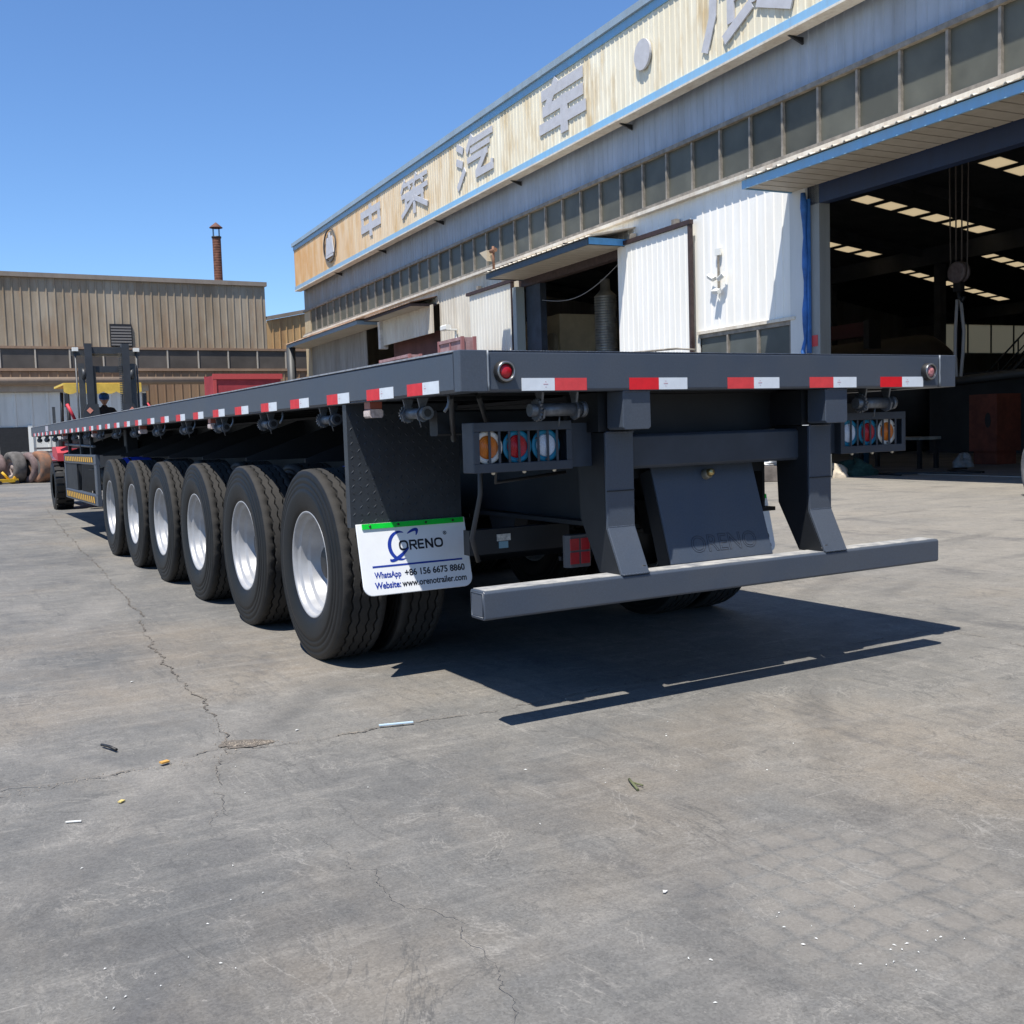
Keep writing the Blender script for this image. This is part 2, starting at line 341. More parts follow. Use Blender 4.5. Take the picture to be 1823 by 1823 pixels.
    def mesh(s, name, mats):
        me = bpy.data.meshes.new(name); me.from_pydata(s.v, [], s.f)
        for m in (mats if isinstance(mats, (list, tuple)) else [mats]): me.materials.append(m)
        me.polygons.foreach_set('material_index', s.mi); me.polygons.foreach_set('use_smooth', s.sm)
        me.validate(); me.update()
        return me
    def build(s, name, mats, parent=None, loc=None, fix=True):
        me = s.mesh(name, mats)
        if fix: fixnormals(me)
        return link(name, me, parent, loc)
def fixnormals(me):
    import bmesh
    b = bmesh.new(); b.from_mesh(me); bmesh.ops.recalc_face_normals(b, faces=b.faces); b.to_mesh(me); b.free()
def link(name, me, parent=None, loc=None, rot=None):
    o = bpy.data.objects.new(name, me); col.objects.link(o)
    if parent: o.parent = parent
    if loc is not None: o.location = loc
    if rot is not None: o.rotation_euler = rot
    return o
def tag(o, label, cat, group=None, kind=None):
    if label: o['label'] = label
    if cat: o['category'] = cat
    if group: o['group'] = group
    if kind: o['kind'] = kind
    return o
def thing(name, label, cat, loc=(0, 0, 0), rz=0, group=None, obj_scale=1.):
    o = bpy.data.objects.new(name, None); col.objects.link(o); o.location = loc; o.rotation_euler = (0, 0, rz); o.empty_display_size = .1; o.scale = (obj_scale,)*3
    return tag(o, label, cat, group)
def text_mesh(body, size, extrude=.0008, offset=0., font=None, align='LEFT', sx=1.):
    cu = bpy.data.curves.new('txt', 'FONT'); cu.body = body; cu.size = size; cu.extrude = extrude; cu.offset = offset; cu.align_x = align; cu.resolution_u = 4
    ob = bpy.data.objects.new('txt', cu); col.objects.link(ob)
    dg = bpy.context.evaluated_depsgraph_get(); me = bpy.data.meshes.new_from_object(ob.evaluated_get(dg))
    bpy.data.objects.remove(ob); bpy.data.curves.remove(cu)
    if sx != 1.:
        for v in me.vertices: v.co.x *= sx
    return me
def stroke(p, q, w):
    p = Vector(p); q = Vector(q); d = (q-p); n = Vector((-d.y, d.x)).normalized()*w/2
    return [tuple(p+n), tuple(p-n), tuple(q-n), tuple(q+n)]

# ------------------------------------------------------------------ ground and cracks
g = MB(); g.add([(-260, -120, 0), (320, -120, 0), (320, 420, 0), (-260, 420, 0)], [(0, 1, 2, 3)])
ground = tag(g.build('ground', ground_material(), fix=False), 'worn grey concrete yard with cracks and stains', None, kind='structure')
CRACK = pm('crack_dirt', (.07, .062, .054), .95, 0, alt=(.185, .16, .132), vscale=24, bump=.4, bscale=150, lo=.40, hi=.56)
def crack(pts, w, z, jag=.012, step=.012, thin=.0, mat=None):
    P = [Vector(p) for p in pts]; amp = jag*1.6
    while max((q-p).length for p, q in zip(P[:-1], P[1:])) > step and len(P) < 2600:      # midpoint displacement
        Q = [P[0]]
        for p, q in zip(P[:-1], P[1:]):
            d = q-p; L_ = d.length
            if L_ > step:
                nn = Vector((-d.y, d.x)).normalized(); Q.append((p+q)/2 + nn*random.gauss(0, min(amp, L_*.13)))
            Q.append(q)
        P = Q; amp *= .8
    vs = []; ww = w*.6; n = len(P)
    for i, p in enumerate(P):
        d = (P[min(i+1, n-1)]-P[max(i-1, 0)]); nn = Vector((-d.y, d.x)).normalized()
        ww = max(w*.1, min(w*1.2, ww + random.gauss(0, w*.2))); t = ww*(1-thin*i/n)
        vs += [(*(p+nn*t*random.uniform(.2, .8)), z), (*(p-nn*t*random.uniform(.2, .8)), z)]
    m = MB(); m.add(vs, [(2*i, 2*i+1, 2*i+3, 2*i+2) for i in range(n-1)]); return m.build('crack', mat or CRACK, ground)
crack([(-1.057, 18.862), (-1.414, 13.276), (-1.7, 8.049), (-1.92, 4.424), (-2.061, 3.074), (-2.127, 2.253), (-2.17, 1.72), (-2.182, 1.263), (-2.224, .831), (-2.25, .59)], .0085, .004, .012)  # crack points traced from image pixels, projected onto the yard and baked in
crack([(-3.9, .4), (-3.094, .426), (-2.779, .46), (-2.519, .477), (-2.268, .569), (-2.124, .466), (-1.94, .447), (-1.709, .437), (-1.463, .435), (-1.176, .403), (-.883, .41), (-.429, .435), (1.0, .42), (1.8, .4)], .007, .005, .009)
crack([(-2.258, .562), (-2.379, .218), (-2.444, -.092), (-2.533, -.283)], .0042, .006, .014, thin=.8)
crack([(-2.457, -.141), (-2.405, -.353), (-2.281, -.567), (-2.26, -.777), (-2.232, -.949), (-2.249, -1.066), (-2.202, -1.201), (-2.19, -1.373), (-2.186, -1.543), (-2.218, -1.64), (-2.274, -1.784), (-2.3, -2.1)], .0014, .007, .02, mat=pm('hairline_crack', (.085, .078, .07), .95, 0, alt=(.15, .138, .122), vscale=9, lo=.45, hi=.55))
crack([(2.35, 4.5), (2.004, 2.283), (1.8, .95), (1.84, .353), (1.849, .093), (1.78, -.17), (1.9, -.9)], .005, .008, .008)
crack([(-3.3, .52), (-3.089, .5), (-2.98, .482), (-2.811, .468), (-2.7, .44)], .003, .009, .008)
# gravelly broken-out corner where the joints meet
sp_ = MB(); rim_ = [(-2.262, .640), (-2.20, .632), (-2.14, .602), (-2.09, .555), (-2.07, .515), (-2.12, .497), (-2.2, .502), (-2.26, .53), (-2.285, .58)]
rim2 = []
for p, q in zip(rim_, rim_[1:]+rim_[:1]):
    for t in range(5): rim2.append((p[0]+(q[0]-p[0])*t/5+random.gauss(0, .006), p[1]+(q[1]-p[1])*t/5+random.gauss(0, .006)))
sp_.add([(x, y, .003) for x, y in rim2], [tuple(range(len(rim2)))]); sp_.build('broken_corner', pm('sandy_spall', (.16, .135, .11), .95, 0, alt=(.1, .09, .078), vscale=40, bump=.8, bscale=120), ground)
gv = MB()
for k in range(230):
    t = random.random(); x = -2.27 + t*.19 + random.gauss(0, .014); y = .59 - t*.07 + random.gauss(0, .03*(1.15-t)); r = random.choice((.0015, .002, .0025, .004))*random.uniform(.7, 1.4)
    s_ = [(random.uniform(.6, 1.3)*r, random.uniform(.6, 1.3)*r) for _ in range(2)]
    gv.add([(x-s_[0][0], y, .0035), (x, y-s_[0][1], .0035), (x+s_[1][0], y, .0035), (x, y+s_[1][1], .0035), (x+r*.2, y+r*.1, .0035+r*.9)], [(0, 1, 4), (1, 2, 4), (2, 3, 4), (3, 0, 4)])
for k in range(420):
    if k % 2: y = .6 + abs(random.gauss(0, 3.)); x = -2.24 + (y-.6)*.065 + random.gauss(0, .025)
    else: x = random.uniform(-3.1, -.8); y = .45 + random.gauss(0, .018)
    r = random.uniform(.001, .003)
    gv.add([(x-r, y, .003), (x, y-r, .003), (x+r, y, .003), (x, y+r, .003), (x, y, .003+r)], [(0, 1, 4), (1, 2, 4), (2, 3, 4), (3, 0, 4)])
tag(gv.build('gravel', pm('gravel', (.24, .205, .165), .9, 0, var=.5, vscale=90)), 'loose gravel and crumbs along the slab joints', 'gravel', kind='stuff')

# ------------------------------------------------------------------ trailer
W, ZT, ZB, LEN = 1.44, 1.551, 1.387, 16.506
TR = thing('flatbed_trailer', 'dark grey six axle flatbed trailer parked across the yard, seen from its rear corner', 'trailer')
# deck and beams
MB().box(-W+.045, W-.045, .045, LEN-.045, ZT-.02, ZT-.006).build('deck_plate', PAINT_SHADE, TR)
for s in (-1, 1):
    m = MB(); pr = [(s*(W-.012), ZB), (s*W, ZB+.012), (s*W, ZT-.016), (s*(W-.008), ZT-.006), (s*(W-.05), ZT-.006), (s*(W-.05), ZT-.022), (s*(W-.03), ZT-.03), (s*(W-.03), ZB+.02), (s*(W-.10), ZB+.012), (s*(W-.10), ZB)]
    m.prism(pr, 'y', .052, LEN); m.build('side_beam', PAINT, TR)
    MB().box(s*(W-.014), s*(W+.0025), .053, LEN, ZT-.007, ZT).build('edge_strip', pm('worn_edge', (.3, .31, .33), .5, .2, var=.3, vscale=25), TR)
    # corner plates at the rear
    MB().bbox(s*1.316, s*W, -.004, .05, ZB+.001, ZT-.002, .004).build('corner_plate', PAINT, TR)
    w_ = MB(); w_.tube([(s*1.3155, -.004+random.uniform(-.001, .001), ZB+.004+k*.0225) for k in range(8)], .0045, 6); w_.build('weld_seam', pm('weld', (.19, .21, .235), .5, .2), TR)
m = MB(); m.prism([(.0, ZB+.008), (.008, ZB), (.10, ZB), (.10, ZB+.01), (.012, ZB+.012), (.012, ZT-.03), (.06, ZT-.022), (.06, ZT-.004), (.006, ZT-.004), (0, ZT-.01)], 'x', -1.312, 1.312); m.build('rear_beam', PAINT, TR)
MB().bbox(-W+.03, W-.03, LEN-.04, LEN-.002, ZB, ZT-.007, .006).build('front_beam', PAINT, TR)
# reflective tape
def tape_mesh(name, axis, flip, red, L_=.31, h=.05):
    m = MB(); a = L_/2; t = .0018
    if axis == 'x':
        for (x0, x1, mi) in ((0, a-.0008, 0 if not flip else 1), (a+.0008, L_, 1 if not flip else 0)): m.box(x0, x1, -t, 0, 0, h, mi)
        wx = a+.02 if not flip else a-.06
        for i, (dz, w2) in enumerate(((.034, .004), (.024, .022), (.013, .004))): m.box(wx+.017-w2/2, wx+.017+w2/2, -t-.0006, -t, dz, dz+.003, 2)
    else:
        for (y0, y1, mi) in ((0, a-.0008, 1), (a+.0008, L_, 0)): m.box(-t, 0, y0, y1, 0, h, mi)
        for i, (dz, w2) in enumerate(((.034, .004), (.024, .02), (.013, .004))): m.box(-t-.0006, -t, a-.025-w2/2, a-.025+w2/2, dz, dz+.003, 2)
    me = m.mesh(name, [red, WHT, pm('faint_pink_print', (.5, .3, .33), .5)]); fixnormals(me); return me
tx_w = tape_mesh('tape', 'x', True, RED2); tx_r = tape_mesh('tape', 'x', False, RED); tx_f = tape_mesh('tape', 'x', False, RED2); ty = tape_mesh('tape', 'y', False, RED)
for x, me in ((-1.165, tx_w), (-.639, tx_r), (-.099, tx_f), (.404, tx_f), (.882, tx_r)): link('reflective_tape', me, TR, (x, -.0005, 1.39))
ys = [.18, .637, 1.171, 1.763, 2.325, 2.912, 3.485, 4.075]; ys += [4.075+.585*k for k in range(1, 21)]
for y in ys: link('reflective_tape', ty, TR, (-W-.0005, y, 1.391))
MB().box(-W-.002, -W, 13.9, 14.25, 1.45, 1.53).build('data_plate', pm('pale_sticker', (.42, .4, .44), .5), TR)
# round marker lamps on the rear beam
for x, lm in ((-1.247, REDL), (1.222, pm('pink_lens', (.5, .2, .2), .25, 0, var=.4, vscale=120))):
    m = MB(); m.lathe([(0, .044), (-.022, .044), (-.03, .039), (-.03, .031), (-.02, .028)], 'y', 32, cen=(x, -.001, 1.465)); b_ = m.build('marker_lamp', BLACK, TR)
    m = MB(); m.lathe([(-.019, .0295), (-.026, .024), (-.029, .012), (-.03, .0005)], 'y', 28, cen=(x, -.001, 1.465)); m.build('lens', lm, b_)
    m = MB(); m.lathe([(-.028, .0405), (-.0315, .0385), (-.0315, .0325), (-.027, .031)], 'y', 32, cen=(x, -.001, 1.465)); m.build('bezel', pm('bezel', (.25, .25, .25), .3, .8), b_)
# rope winches
def winch_mesh():
    m = MB(); L_ = .17
    for y in (0, L_):      # hanger plates
        m.prism([(-.03, .075), (.03, .075), (.012, .03), (.035, 0), (.03, -.03), (.0, -.045), (-.03, -.035), (-.04, 0), (-.02, .03)], 'y', y-.005, y+.005, 0)
    m.tube([(0, -.028, 0), (0, L_+.05, 0)], .027, 16, 0)
    m.tube([(0, -.05, 0), (0, -.028, 0)], .034, 16, 0)
    m.lathe([(-.052, .02), (-.0525, .0)], 'y', 14, 1, cen=(0, -.0005, 0))
    n = 18; poly = []
    for k in range(2*n):
        t = math.pi*k/n; r = .048 if k % 2 else .04; poly.append((r*math.cos(t), r*math.sin(t)))
    m.prism(poly, 'y', L_+.012, L_+.022, 0)
    m.tube([(.01, L_*.4, -.028), (.02, L_*.4, -.07)], .004, 6, 0)
    me = m.mesh('winch', [STEEL, BLACK]); fixnormals(me); return me
wm = winch_mesh()
for k in range(15): link('rope_winch', wm, TR, (-1.375, .48+1.09*k, 1.32)).scale = (.85, .9, .85)
for x in (-.92, .98):
    o = link('rope_winch', wm, TR, (x+.08, .12, 1.315)); o.rotation_euler = (0, 0, R(90))
# rope hooks and side marker lamps
hk = MB(); hk.tube([(0, 0, .05), (0, 0, .01), (-.008, .0, -.01), (-.02, .002, -.028)], .0065, 6); hkm = hk.mesh('hook', STEEL)
for k in range(14): link('rope_hook', hkm, TR, (-1.39, .2 if k == 0 else .2+1.09*k, 1.345))
sm_ = MB(); sm_.box(-.03, .03, -.035, .035, .02, .055, 1); sm_.bbox(-.034, .034, -.038, .038, -.022, .018, .008, 0); smm = sm_.mesh('side_lamp', [pm('clear_amber_lens', (.55, .45, .42), .15, 0, var=.3, vscale=60), pm('lamp_base_red', (.3, .08, .05), .4)])
for y in (1.0, 4.0, 6.65, 9.6, 12.4): link('side_marker_lamp', smm, TR, (-1.39, y, 1.335))
# chassis
for s in (-1, 1):
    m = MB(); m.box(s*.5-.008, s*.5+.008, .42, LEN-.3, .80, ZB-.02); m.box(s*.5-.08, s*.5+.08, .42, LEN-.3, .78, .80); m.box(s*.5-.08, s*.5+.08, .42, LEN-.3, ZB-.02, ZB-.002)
    m.build('main_beam', PAINT_SHADE, TR)
cmm = MB(); cmm.box(-W+.06, W-.06, -.03, .03, ZB-.001, ZB+.13); cmm_ = cmm.mesh('cross_member', PAINT_SHADE)
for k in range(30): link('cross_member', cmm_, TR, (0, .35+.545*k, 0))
bk = MB(); bk.prism([(0, 0), (.82, 0), (.82, .02), (.05, .28), (0, .28)], 'y', -.005, .005); bkm = bk.mesh('bracket', PAINT_SHADE)
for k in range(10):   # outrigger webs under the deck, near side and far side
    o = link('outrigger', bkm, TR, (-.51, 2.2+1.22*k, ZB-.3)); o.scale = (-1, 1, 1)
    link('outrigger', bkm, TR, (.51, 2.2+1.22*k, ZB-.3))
MB().box(-.47, .47, .40, .42, .99, ZB-.003).build('rear_bulkhead', PAINT_SHADE, TR)
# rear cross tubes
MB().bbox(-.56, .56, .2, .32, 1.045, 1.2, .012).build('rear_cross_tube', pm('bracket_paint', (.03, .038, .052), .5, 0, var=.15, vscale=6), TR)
MB().box(-.72, .72, .365, .395, 1.2, 1.384).build('rear_web', PAINT_SHADE, TR)
for s in (-1, 1): MB().box(s*.50, s*.70, .150, .362, 1.216, 1.3855).build('rear_pillar', PAINT_SHADE, TR)
MB().bbox(-1.30, 1.30, .5, .58, 1.22, 1.33, .008).build('rear_cross_member', PAINT_SHADE, TR)
for s in (-1, 1):
    m = MB(); m.prism([(s*.521, ZB-.001), (s*.665, ZB-.001), (s*.667, 1.232), (s*.655, 1.222), (s*.531, 1.222), (s*.519, 1.232)], 'y', .012, .13); m.build('hanger_block', PAINT, TR)
    m = MB(); x0, x1 = s*.53, s*.677     # kinked bumper arm, C section
    pr = [(.13, 1.212), (.13, .80), (.03, .60), (.045, .597), (.145, .795), (.145, 1.212)]
    m.prism(pr, 'x', x0, x1)
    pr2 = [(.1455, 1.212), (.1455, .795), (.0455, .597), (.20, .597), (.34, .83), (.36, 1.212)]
    inx = s*.53 if s > 0 else s*.677
    arm = m.build('bumper_arm', PAINT, TR)
    for xx in (x0, x1): MB().prism(pr2, 'x', xx-(.005 if xx > .0 else -.005), xx).build('arm_web', PAINT_SHADE, arm)  # side webs take the darkened copy, so their shade is painted
    MB().box(s*.529, s*.678, .126, .1295, .955, .96).build('arm_joint', PAINT_SHADE, arm)
    m = MB(); m.lathe([(0, .018), (-.006, .018), (-.0065, 0)], 'y', 12, cen=(s*.55, .05, .615)); m.build('bolt', BLACK, arm)
WELD = pm('painted_weld', (.05, .064, .09), .35, 0, var=.3, vscale=90, bump=.6, bscale=160)
def weld(p, q, r=.0045, par=None):
    p = Vector(p); q = Vector(q); n = max(6, int((q-p).length/.008)); m = MB()
    m.tube([p.lerp(q, k/n) for k in range(n+1)], [r*(.8 if k % 2 else 1.15) for k in range(n+1)], 6); return m.build('weld_seam', WELD, par or TR)
for s in (-1, 1):
    weld((s*.525, .012, ZB-.003), (s*.665, .012, ZB-.003)); weld((s*.532, .129, 1.2125), (s*.675, .129, 1.2125)); weld((s*.532, .030, .6005), (s*.675, .030, .6005)); weld((s*.56, .2, 1.2005), (s*.53, .2, 1.2005))
    weld((s*.53, .199, 1.05), (s*.53, .199, 1.19)); weld((s*.53, .131, .80), (s*.677, .131, .80), .003)
weld((-1.31, .002, ZT-.004), (1.31, .002, ZT-.004), .0025)
for k in range(9): weld((-W+.006, .9+1.7*k, ZB+.004), (-W+.006, .9+1.7*k+.35, ZB+.004), .003)
# bumper: rectangular tube with scuffed top
bz, bh, bl = .598, .117, 1.349
m = MB(); m.bbox(-bl, bl, .03, .15, bz-bh, bz, .008); bump = m.build('bumper', PAINT, TR)
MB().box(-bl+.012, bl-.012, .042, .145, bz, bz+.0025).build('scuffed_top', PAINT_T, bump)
for s in (-1, 1):
    m = MB(); m.bbox(s*bl, s*(bl+.003), .045, .135, bz-bh+.014, bz-.014, .0) if False else m.box(s*(bl), s*(bl+.0025), .046, .134, bz-bh+.016, bz-.016); m.build('end_cap', PAINT, bump)
    w_ = MB(); w_.tube([(s*bl, .04, bz-bh+.01), (s*bl, .14, bz-bh+.01), (s*bl, .14, bz-.01), (s*bl, .04, bz-.01), (s*bl, .04, bz-bh+.01)], .003, 6); w_.build('weld_seam', PAINT, bump)
# sloping coupling plate with the maker's name
tilt = math.atan2(.15, .47)
m = MB(); m.box(-.31, .31, -.006, .006, -.47, 0); cp = m.build('coupling_plate', PAINT, TR, (0, .305, 1.045)); cp.rotation_euler = (-tilt, 0, 0)
for s in (-1, 1): MB().box(s*.31, s*.30, .007, .09, -.468, -.01).build('flange', PAINT_SHADE, cp)
me = text_mesh('ORENO', .115, .001, .0, sx=.92); me.materials.append(INK)
# engraved outline letters: thin frames cut by stroking the glyph outline
cu = bpy.data.curves.new('txt', 'FONT'); cu.body = 'ORENO'; cu.size = .115; cu.fill_mode = 'NONE'; cu.bevel_depth = .0011; cu.bevel_resolution = 0; cu.resolution_u = 3; cu.align_x = 'CENTER'
ob = bpy.data.objects.new('txt', cu); col.objects.link(ob); me = bpy.data.meshes.new_from_object(ob.evaluated_get(bpy.context.evaluated_depsgraph_get())); bpy.data.objects.remove(ob)
me.materials.clear(); me.materials.append(INK)
o = link('maker_name', me, cp, (.025, -.0065, -.425), (R(90), 0, 0))
m = MB(); m.lathe([(0, .024), (-.028, .024), (-.034, .02)], 'y', 20, 0, cen=(0, -.007, -.055)); m.lathe([(-.034, .019), (-.052, .017), (-.058, .01), (-.058, 0)], 'y', 16, 1, cen=(0, -.007, -.055)); m.build('air_coupling', [pm('zinc', (.3, .28, .22), .4, .6), BRASS], cp)
# tail lamp brackets
def lamp_bracket(xc, order):
    y = .2; x0, x1, z0, z1 = xc-.24, xc+.24, 1.062, 1.27
    m = MB(); sl0, sl1 = 1.1, 1.232; n = 9
    m.box(x0, x1, y-.003, y+.003, z0, sl0); m.box(x0, x1, y-.003, y+.003, sl1, z1)
    e = .028; wbar = .0115; tot = (x1-x0-2*e); pitch_ = tot/n
    m.box(x0, x0+e, y-.003, y+.003, sl0, sl1); m.box(x1-e, x1, y-.003, y+.003, sl0, sl1)
    for k in range(1, n): xx = x0+e+k*pitch_; m.box(xx-wbar/2, xx+wbar/2, y-.003, y+.003, sl0, sl1)
    m.box(x0, x0+.005, y+.003, y+.10, z0, z1); m.box(x1-.005, x1, y+.003, y+.10, z0, z1)
    m.box(x0+.005, x1-.005, y+.003, y+.095, z1-.005, z1-.0005); m.box(x0+.005, x1-.005, y+.003, y+.095, z0+.0005, z0+.005)
    m.box(x0+.005, x1-.005, y+.095, y+.10, z0, z1)
    br = m.build('lamp_bracket', pm('bracket_paint', (.03, .038, .052), .5, 0, var=.15, vscale=6), TR)
    s = 1 if xc > 0 else -1
    xin0, xin1 = (x1, x1+.14) if xc < 0 else (x0-.14, x0)
    MB().box(xin0+.001, xin1, y+.04, y+.046, z0+.005, z1-.012).build('mounting_plate', MATS['bracket_paint'], br)
    for i, (lens, ring) in enumerate(order):
        cx = x0+e+pitch_*(1+3*i) + (0 if i else -.0) ; cz = 1.167
        m = MB(); m.lathe([(.006, .07), (.002, .068), (.002, .05), (.01, .048)], 'y', 32, cen=(cx, y+.012, cz)); lp = m.build('tail_lamp', ring, br)
        m = MB(); m.lathe([(.009, .05)] + [(.002-.008*(1-(r_/.047)**2)-(.0016 if q % 2 else 0), r_) for q, r_ in enumerate([.047-.0036*z for z in range(13)])] + [(-.007, .0005)], 'y', 32, cen=(cx, y+.012, cz), smooth=False); m.build('lens', lens, lp)
        for q in range(3):
            t = q*2.094+.5; m = MB(); m.lathe([(.002, .0045), (-.001, .0045), (-.002, .0005)], 'y', 8, cen=(cx+.059*math.cos(t), y+.012, cz+.059*math.sin(t))); m.build('screw', STEEL, lp)
    for i in range(3):
        m = MB(); m.lathe([(0, .009), (-.008, .008), (-.011, .0)], 'z', 10, cen=(x0+.1+.15*i, y+.02, z0)); m.build('bolt', pm('zinc_bolt', (.5, .47, .4), .35, .6), br)
lamp_bracket(-1.045, ((AMBER, IVORY), (REDL, TEAL), (CLR, TEAL)))
lamp_bracket(1.06, ((CLR, TEAL), (REDL, TEAL), (AMBER, IVORY)))
# spare stop lamp cluster, data plates, cables and pipes under the rear
m = MB(); m.bbox(-.60, -.455, .58, .64, .57, .725, .02); cl = m.build('stop_lamp', pm('grey_plastic', (.075, .075, .08), .5), TR)
for i in range(2):
    for j in range(2): MB().bbox(-.587+i*.061, -.535+i*.061, .574, .58, .587+j*.066, .643+j*.066, .0025).build('lens', REDL, cl)
MB().box(-.60, -.44, .64, .66, .6, .62).build('lamp_stay', PAINT_SHADE, TR)
MB().box(-.99, -.42, .84, .90, .64, .76).build('axle_stay', PAINT_SHADE, TR)
MB().box(-.84, -.765, .834, .839, .70, .733).build('data_plate', pm('aluminium_plate', (.5, .5, .48), .5, .4, var=.3, vscale=60), TR)
MB().box(-.83, -.78, .834, .839, .664, .697).build('sticker', pm('blue_sticker', (.16, .28, .34), .5), TR)
for (pts, r) in (([(-1.07, .55, 1.2), (-1.07, .56, .95), (-1.1, .6, .75), (-1.06, .62, .64)], .012), ([(-1.0, .5, 1.25), (-.99, .56, 1.0), (-.6, .58, 1.03)], .008), ([(-.66, .45, 1.22), (-.63, .5, 1.05)], .01),
                 ([(-.42, .45, .95), (-.40, .4, .85), (-.395, .38, .72), (-.41, .4, .62)], .009), ([(-1.2, .3, 1.38), (-1.05, .5, 1.25)], .012), ([(-1.33, .3, 1.38), (-1.2, .55, 1.2)], .012)):
    m = MB(); m.tube(pts, r, 8); m.build('air_hose', pm('hose_rubber', (.03, .03, .032), .5), TR)
# mudguards and printed mudflaps
CHECK = pm('chequer_plate', (.028, .034, .043), .42, .1, var=.15, vscale=10)
def mudflap(x0, x1):
    y = 1.25
    m = MB(); m.box(x0, x1, y, y+.004, .78, ZB-.002); m.box(x0, x0+.005, y+.004, y+.05, .78, ZB-.002)
    gd = m.build('mudguard_panel', CHECK, TR)
    d = MB()    # raised lozenges of the chequer plate
    for i in range(16):
        for j in range(17):
            cx = x0+.02+i*.037; cz = .81+j*.035; a = R(45 if (i+j) % 2 else -45)
            if cx > x1-.02 or cz > 1.36: continue
            c, s = math.cos(a), math.sin(a); l, w2 = .014, .004
            d.add([(cx-l*c, y-.0002, cz-l*s), (cx+w2*s, y-.0002, cz-w2*c), (cx+l*c, y-.0002, cz+l*s), (cx-w2*s, y-.0002, cz+w2*c), (cx, y-.0024, cz)], [(0, 1, 4), (1, 2, 4), (2, 3, 4), (3, 0, 4)])
    o = d.build('chequer_lozenges', CHECK, gd); o['kind'] = 'stuff'
    fw_, fh = .6, .36; r = .05; poly = [(0, 0), (0, -fh+r)]
    for k in range(1, 7): t = math.pi + k*math.pi/12; poly.append((r+r*math.cos(t), -fh+r+r*math.sin(t)))
    for k in range(0, 7): t = 1.5*math.pi + k*math.pi/12; poly.append((fw_-r+r*math.cos(t), -fh+r+r*math.sin(t)))
    poly += [(fw_, 0)]
    m = MB(); m.prism(poly, 'y', -.004, .004); fl = m.build('mudflap', FLAPW, TR, (x0+.02, y-.006, .795)); fl.rotation_euler = (-R(13), 0, 0)
    st = MB(); st.box(.03, fw_-.012, -.012, -.0045, -.028, -.002); st_ = st.build('green_strip', GREEN, fl)
    for k in range(4):
        b_ = MB(); b_.lathe([(0, .006), (-.004, .006), (-.006, 0.0005)], 'y', 8, cen=(.07+k*.152, -.012, -.015)); b_.build('bolt', BLACK, fl)
    def put(name, body, size, x, z, mat, off=0., sx=1., wid=None):
        me = text_mesh(body, size, .0004, off)
        xs = [v.co.x for v in me.vertices]; k = (wid/(max(xs)-min(xs))) if wid else sx
        for v in me.vertices: v.co.x *= k
        me.materials.append(mat); link(name, me, fl, (x, -.0047, z), (R(90), 0, 0))
    lt_ = MB(); hh, ww_ = .05, .0095; x_ = .214; z_ = -.147; kk = 0
    def bar(p, q, w=ww_):
        nonlocal kk
        kk += 1; lt_.prism([(x_+a, z_+b) for a, b in stroke(p, q, w)], 'y', -.0044, -.0050-.00004*kk)
    def oval(cx, rx, rz, w=ww_, n=22):
        vs = []
        for k in range(n):
            t = 2*math.pi*k/n; c, q = math.cos(t), math.sin(t); c = math.copysign(abs(c)**.75, c); q = math.copysign(abs(q)**.75, q)
            for e in (0, w): vs.append((x_+cx+(rx-e)*c, -.0050, z_+hh/2+(rz-e)*q))
        lt_.add(vs, [(2*k, 2*k+1, (2*k+3) % (2*n), (2*k+2) % (2*n)) for k in range(n)])
    oval(.026, .026, .026)
    bar((.062, 0), (.062, hh)); bar((.058, hh-.005), (.092, hh-.005)); bar((.062, .024), (.09, .024)); bar((.094, hh-.004), (.094, .022)); bar((.076, .024), (.097, .0))
    bar((.108, .006), (.108, hh-.006)); bar((.106, hh-.005), (.138, hh-.005)); bar((.106, .025), (.136, .025)); bar((.106, .005), (.138, .005))
    bar((.150, 0), (.150, hh)); bar((.150, hh-.004), (.183, .004), .0105); bar((.184, 0), (.184, hh))
    oval(.220, .025, .025)
    lt_.build('print', INK, fl)
    put('print', '®', .026, .466, -.085, INK, .0004)
    put('print', 'WhatsApp', .043, .066, -.275, NAVY, .0011, wid=.142)
    put('print', '+86 156 6675 8860', .046, .226, -.275, INK, .0011, wid=.335)
    put('print', 'Website:', .045, .062, -.327, NAVY, .0012, wid=.138)
    put('print', 'www.orenotrailer.com', .045, .207, -.327, INK, .001, wid=.36)
    b_ = MB(); b_.box(.06, .555, -.0052, -.0044, -.222, -.213); b_.build('print', NAVY, fl)
    sw = MB()   # orbit swoosh: two crescent arcs
    def crescent(cx, cz, rx, rz, rot, t0, t1, wmax, n=30):
        vs = []
        for k in range(n+1):
            t = t0 + (t1-t0)*k/n; w2 = wmax*math.sin(math.pi*min(1, max(0, k/n)))**.6 + .0006
            for q in (-1, 1):
                a = (rx+q*w2/2)*math.cos(t); b2 = (rz+q*w2/2)*math.sin(t)
                vs.append((cx+a*math.cos(rot)-b2*math.sin(rot), 0, cz+a*math.sin(rot)+b2*math.cos(rot)))
        return vs, [(2*i, 2*i+1, 2*i+3, 2*i+2) for i in range(n)]
    for args, yy_ in (((.224, -.122, .060, .070, 0, R(66), R(292), .019), -.0047), ((.245, -.112, .098, .026, R(40), R(-40), R(62), .019), -.0051), ((.238, -.126, .10, .026, R(40), R(168), R(280), .02), -.0054)):
        sw = MB(); v, f = crescent(*args); sw.add([(a, yy_, c) for a, b2, c in v], f); sw.build('print', NAVY, fl)
mudflap(-1.43, -.82); mudflap(.67, 1.28)
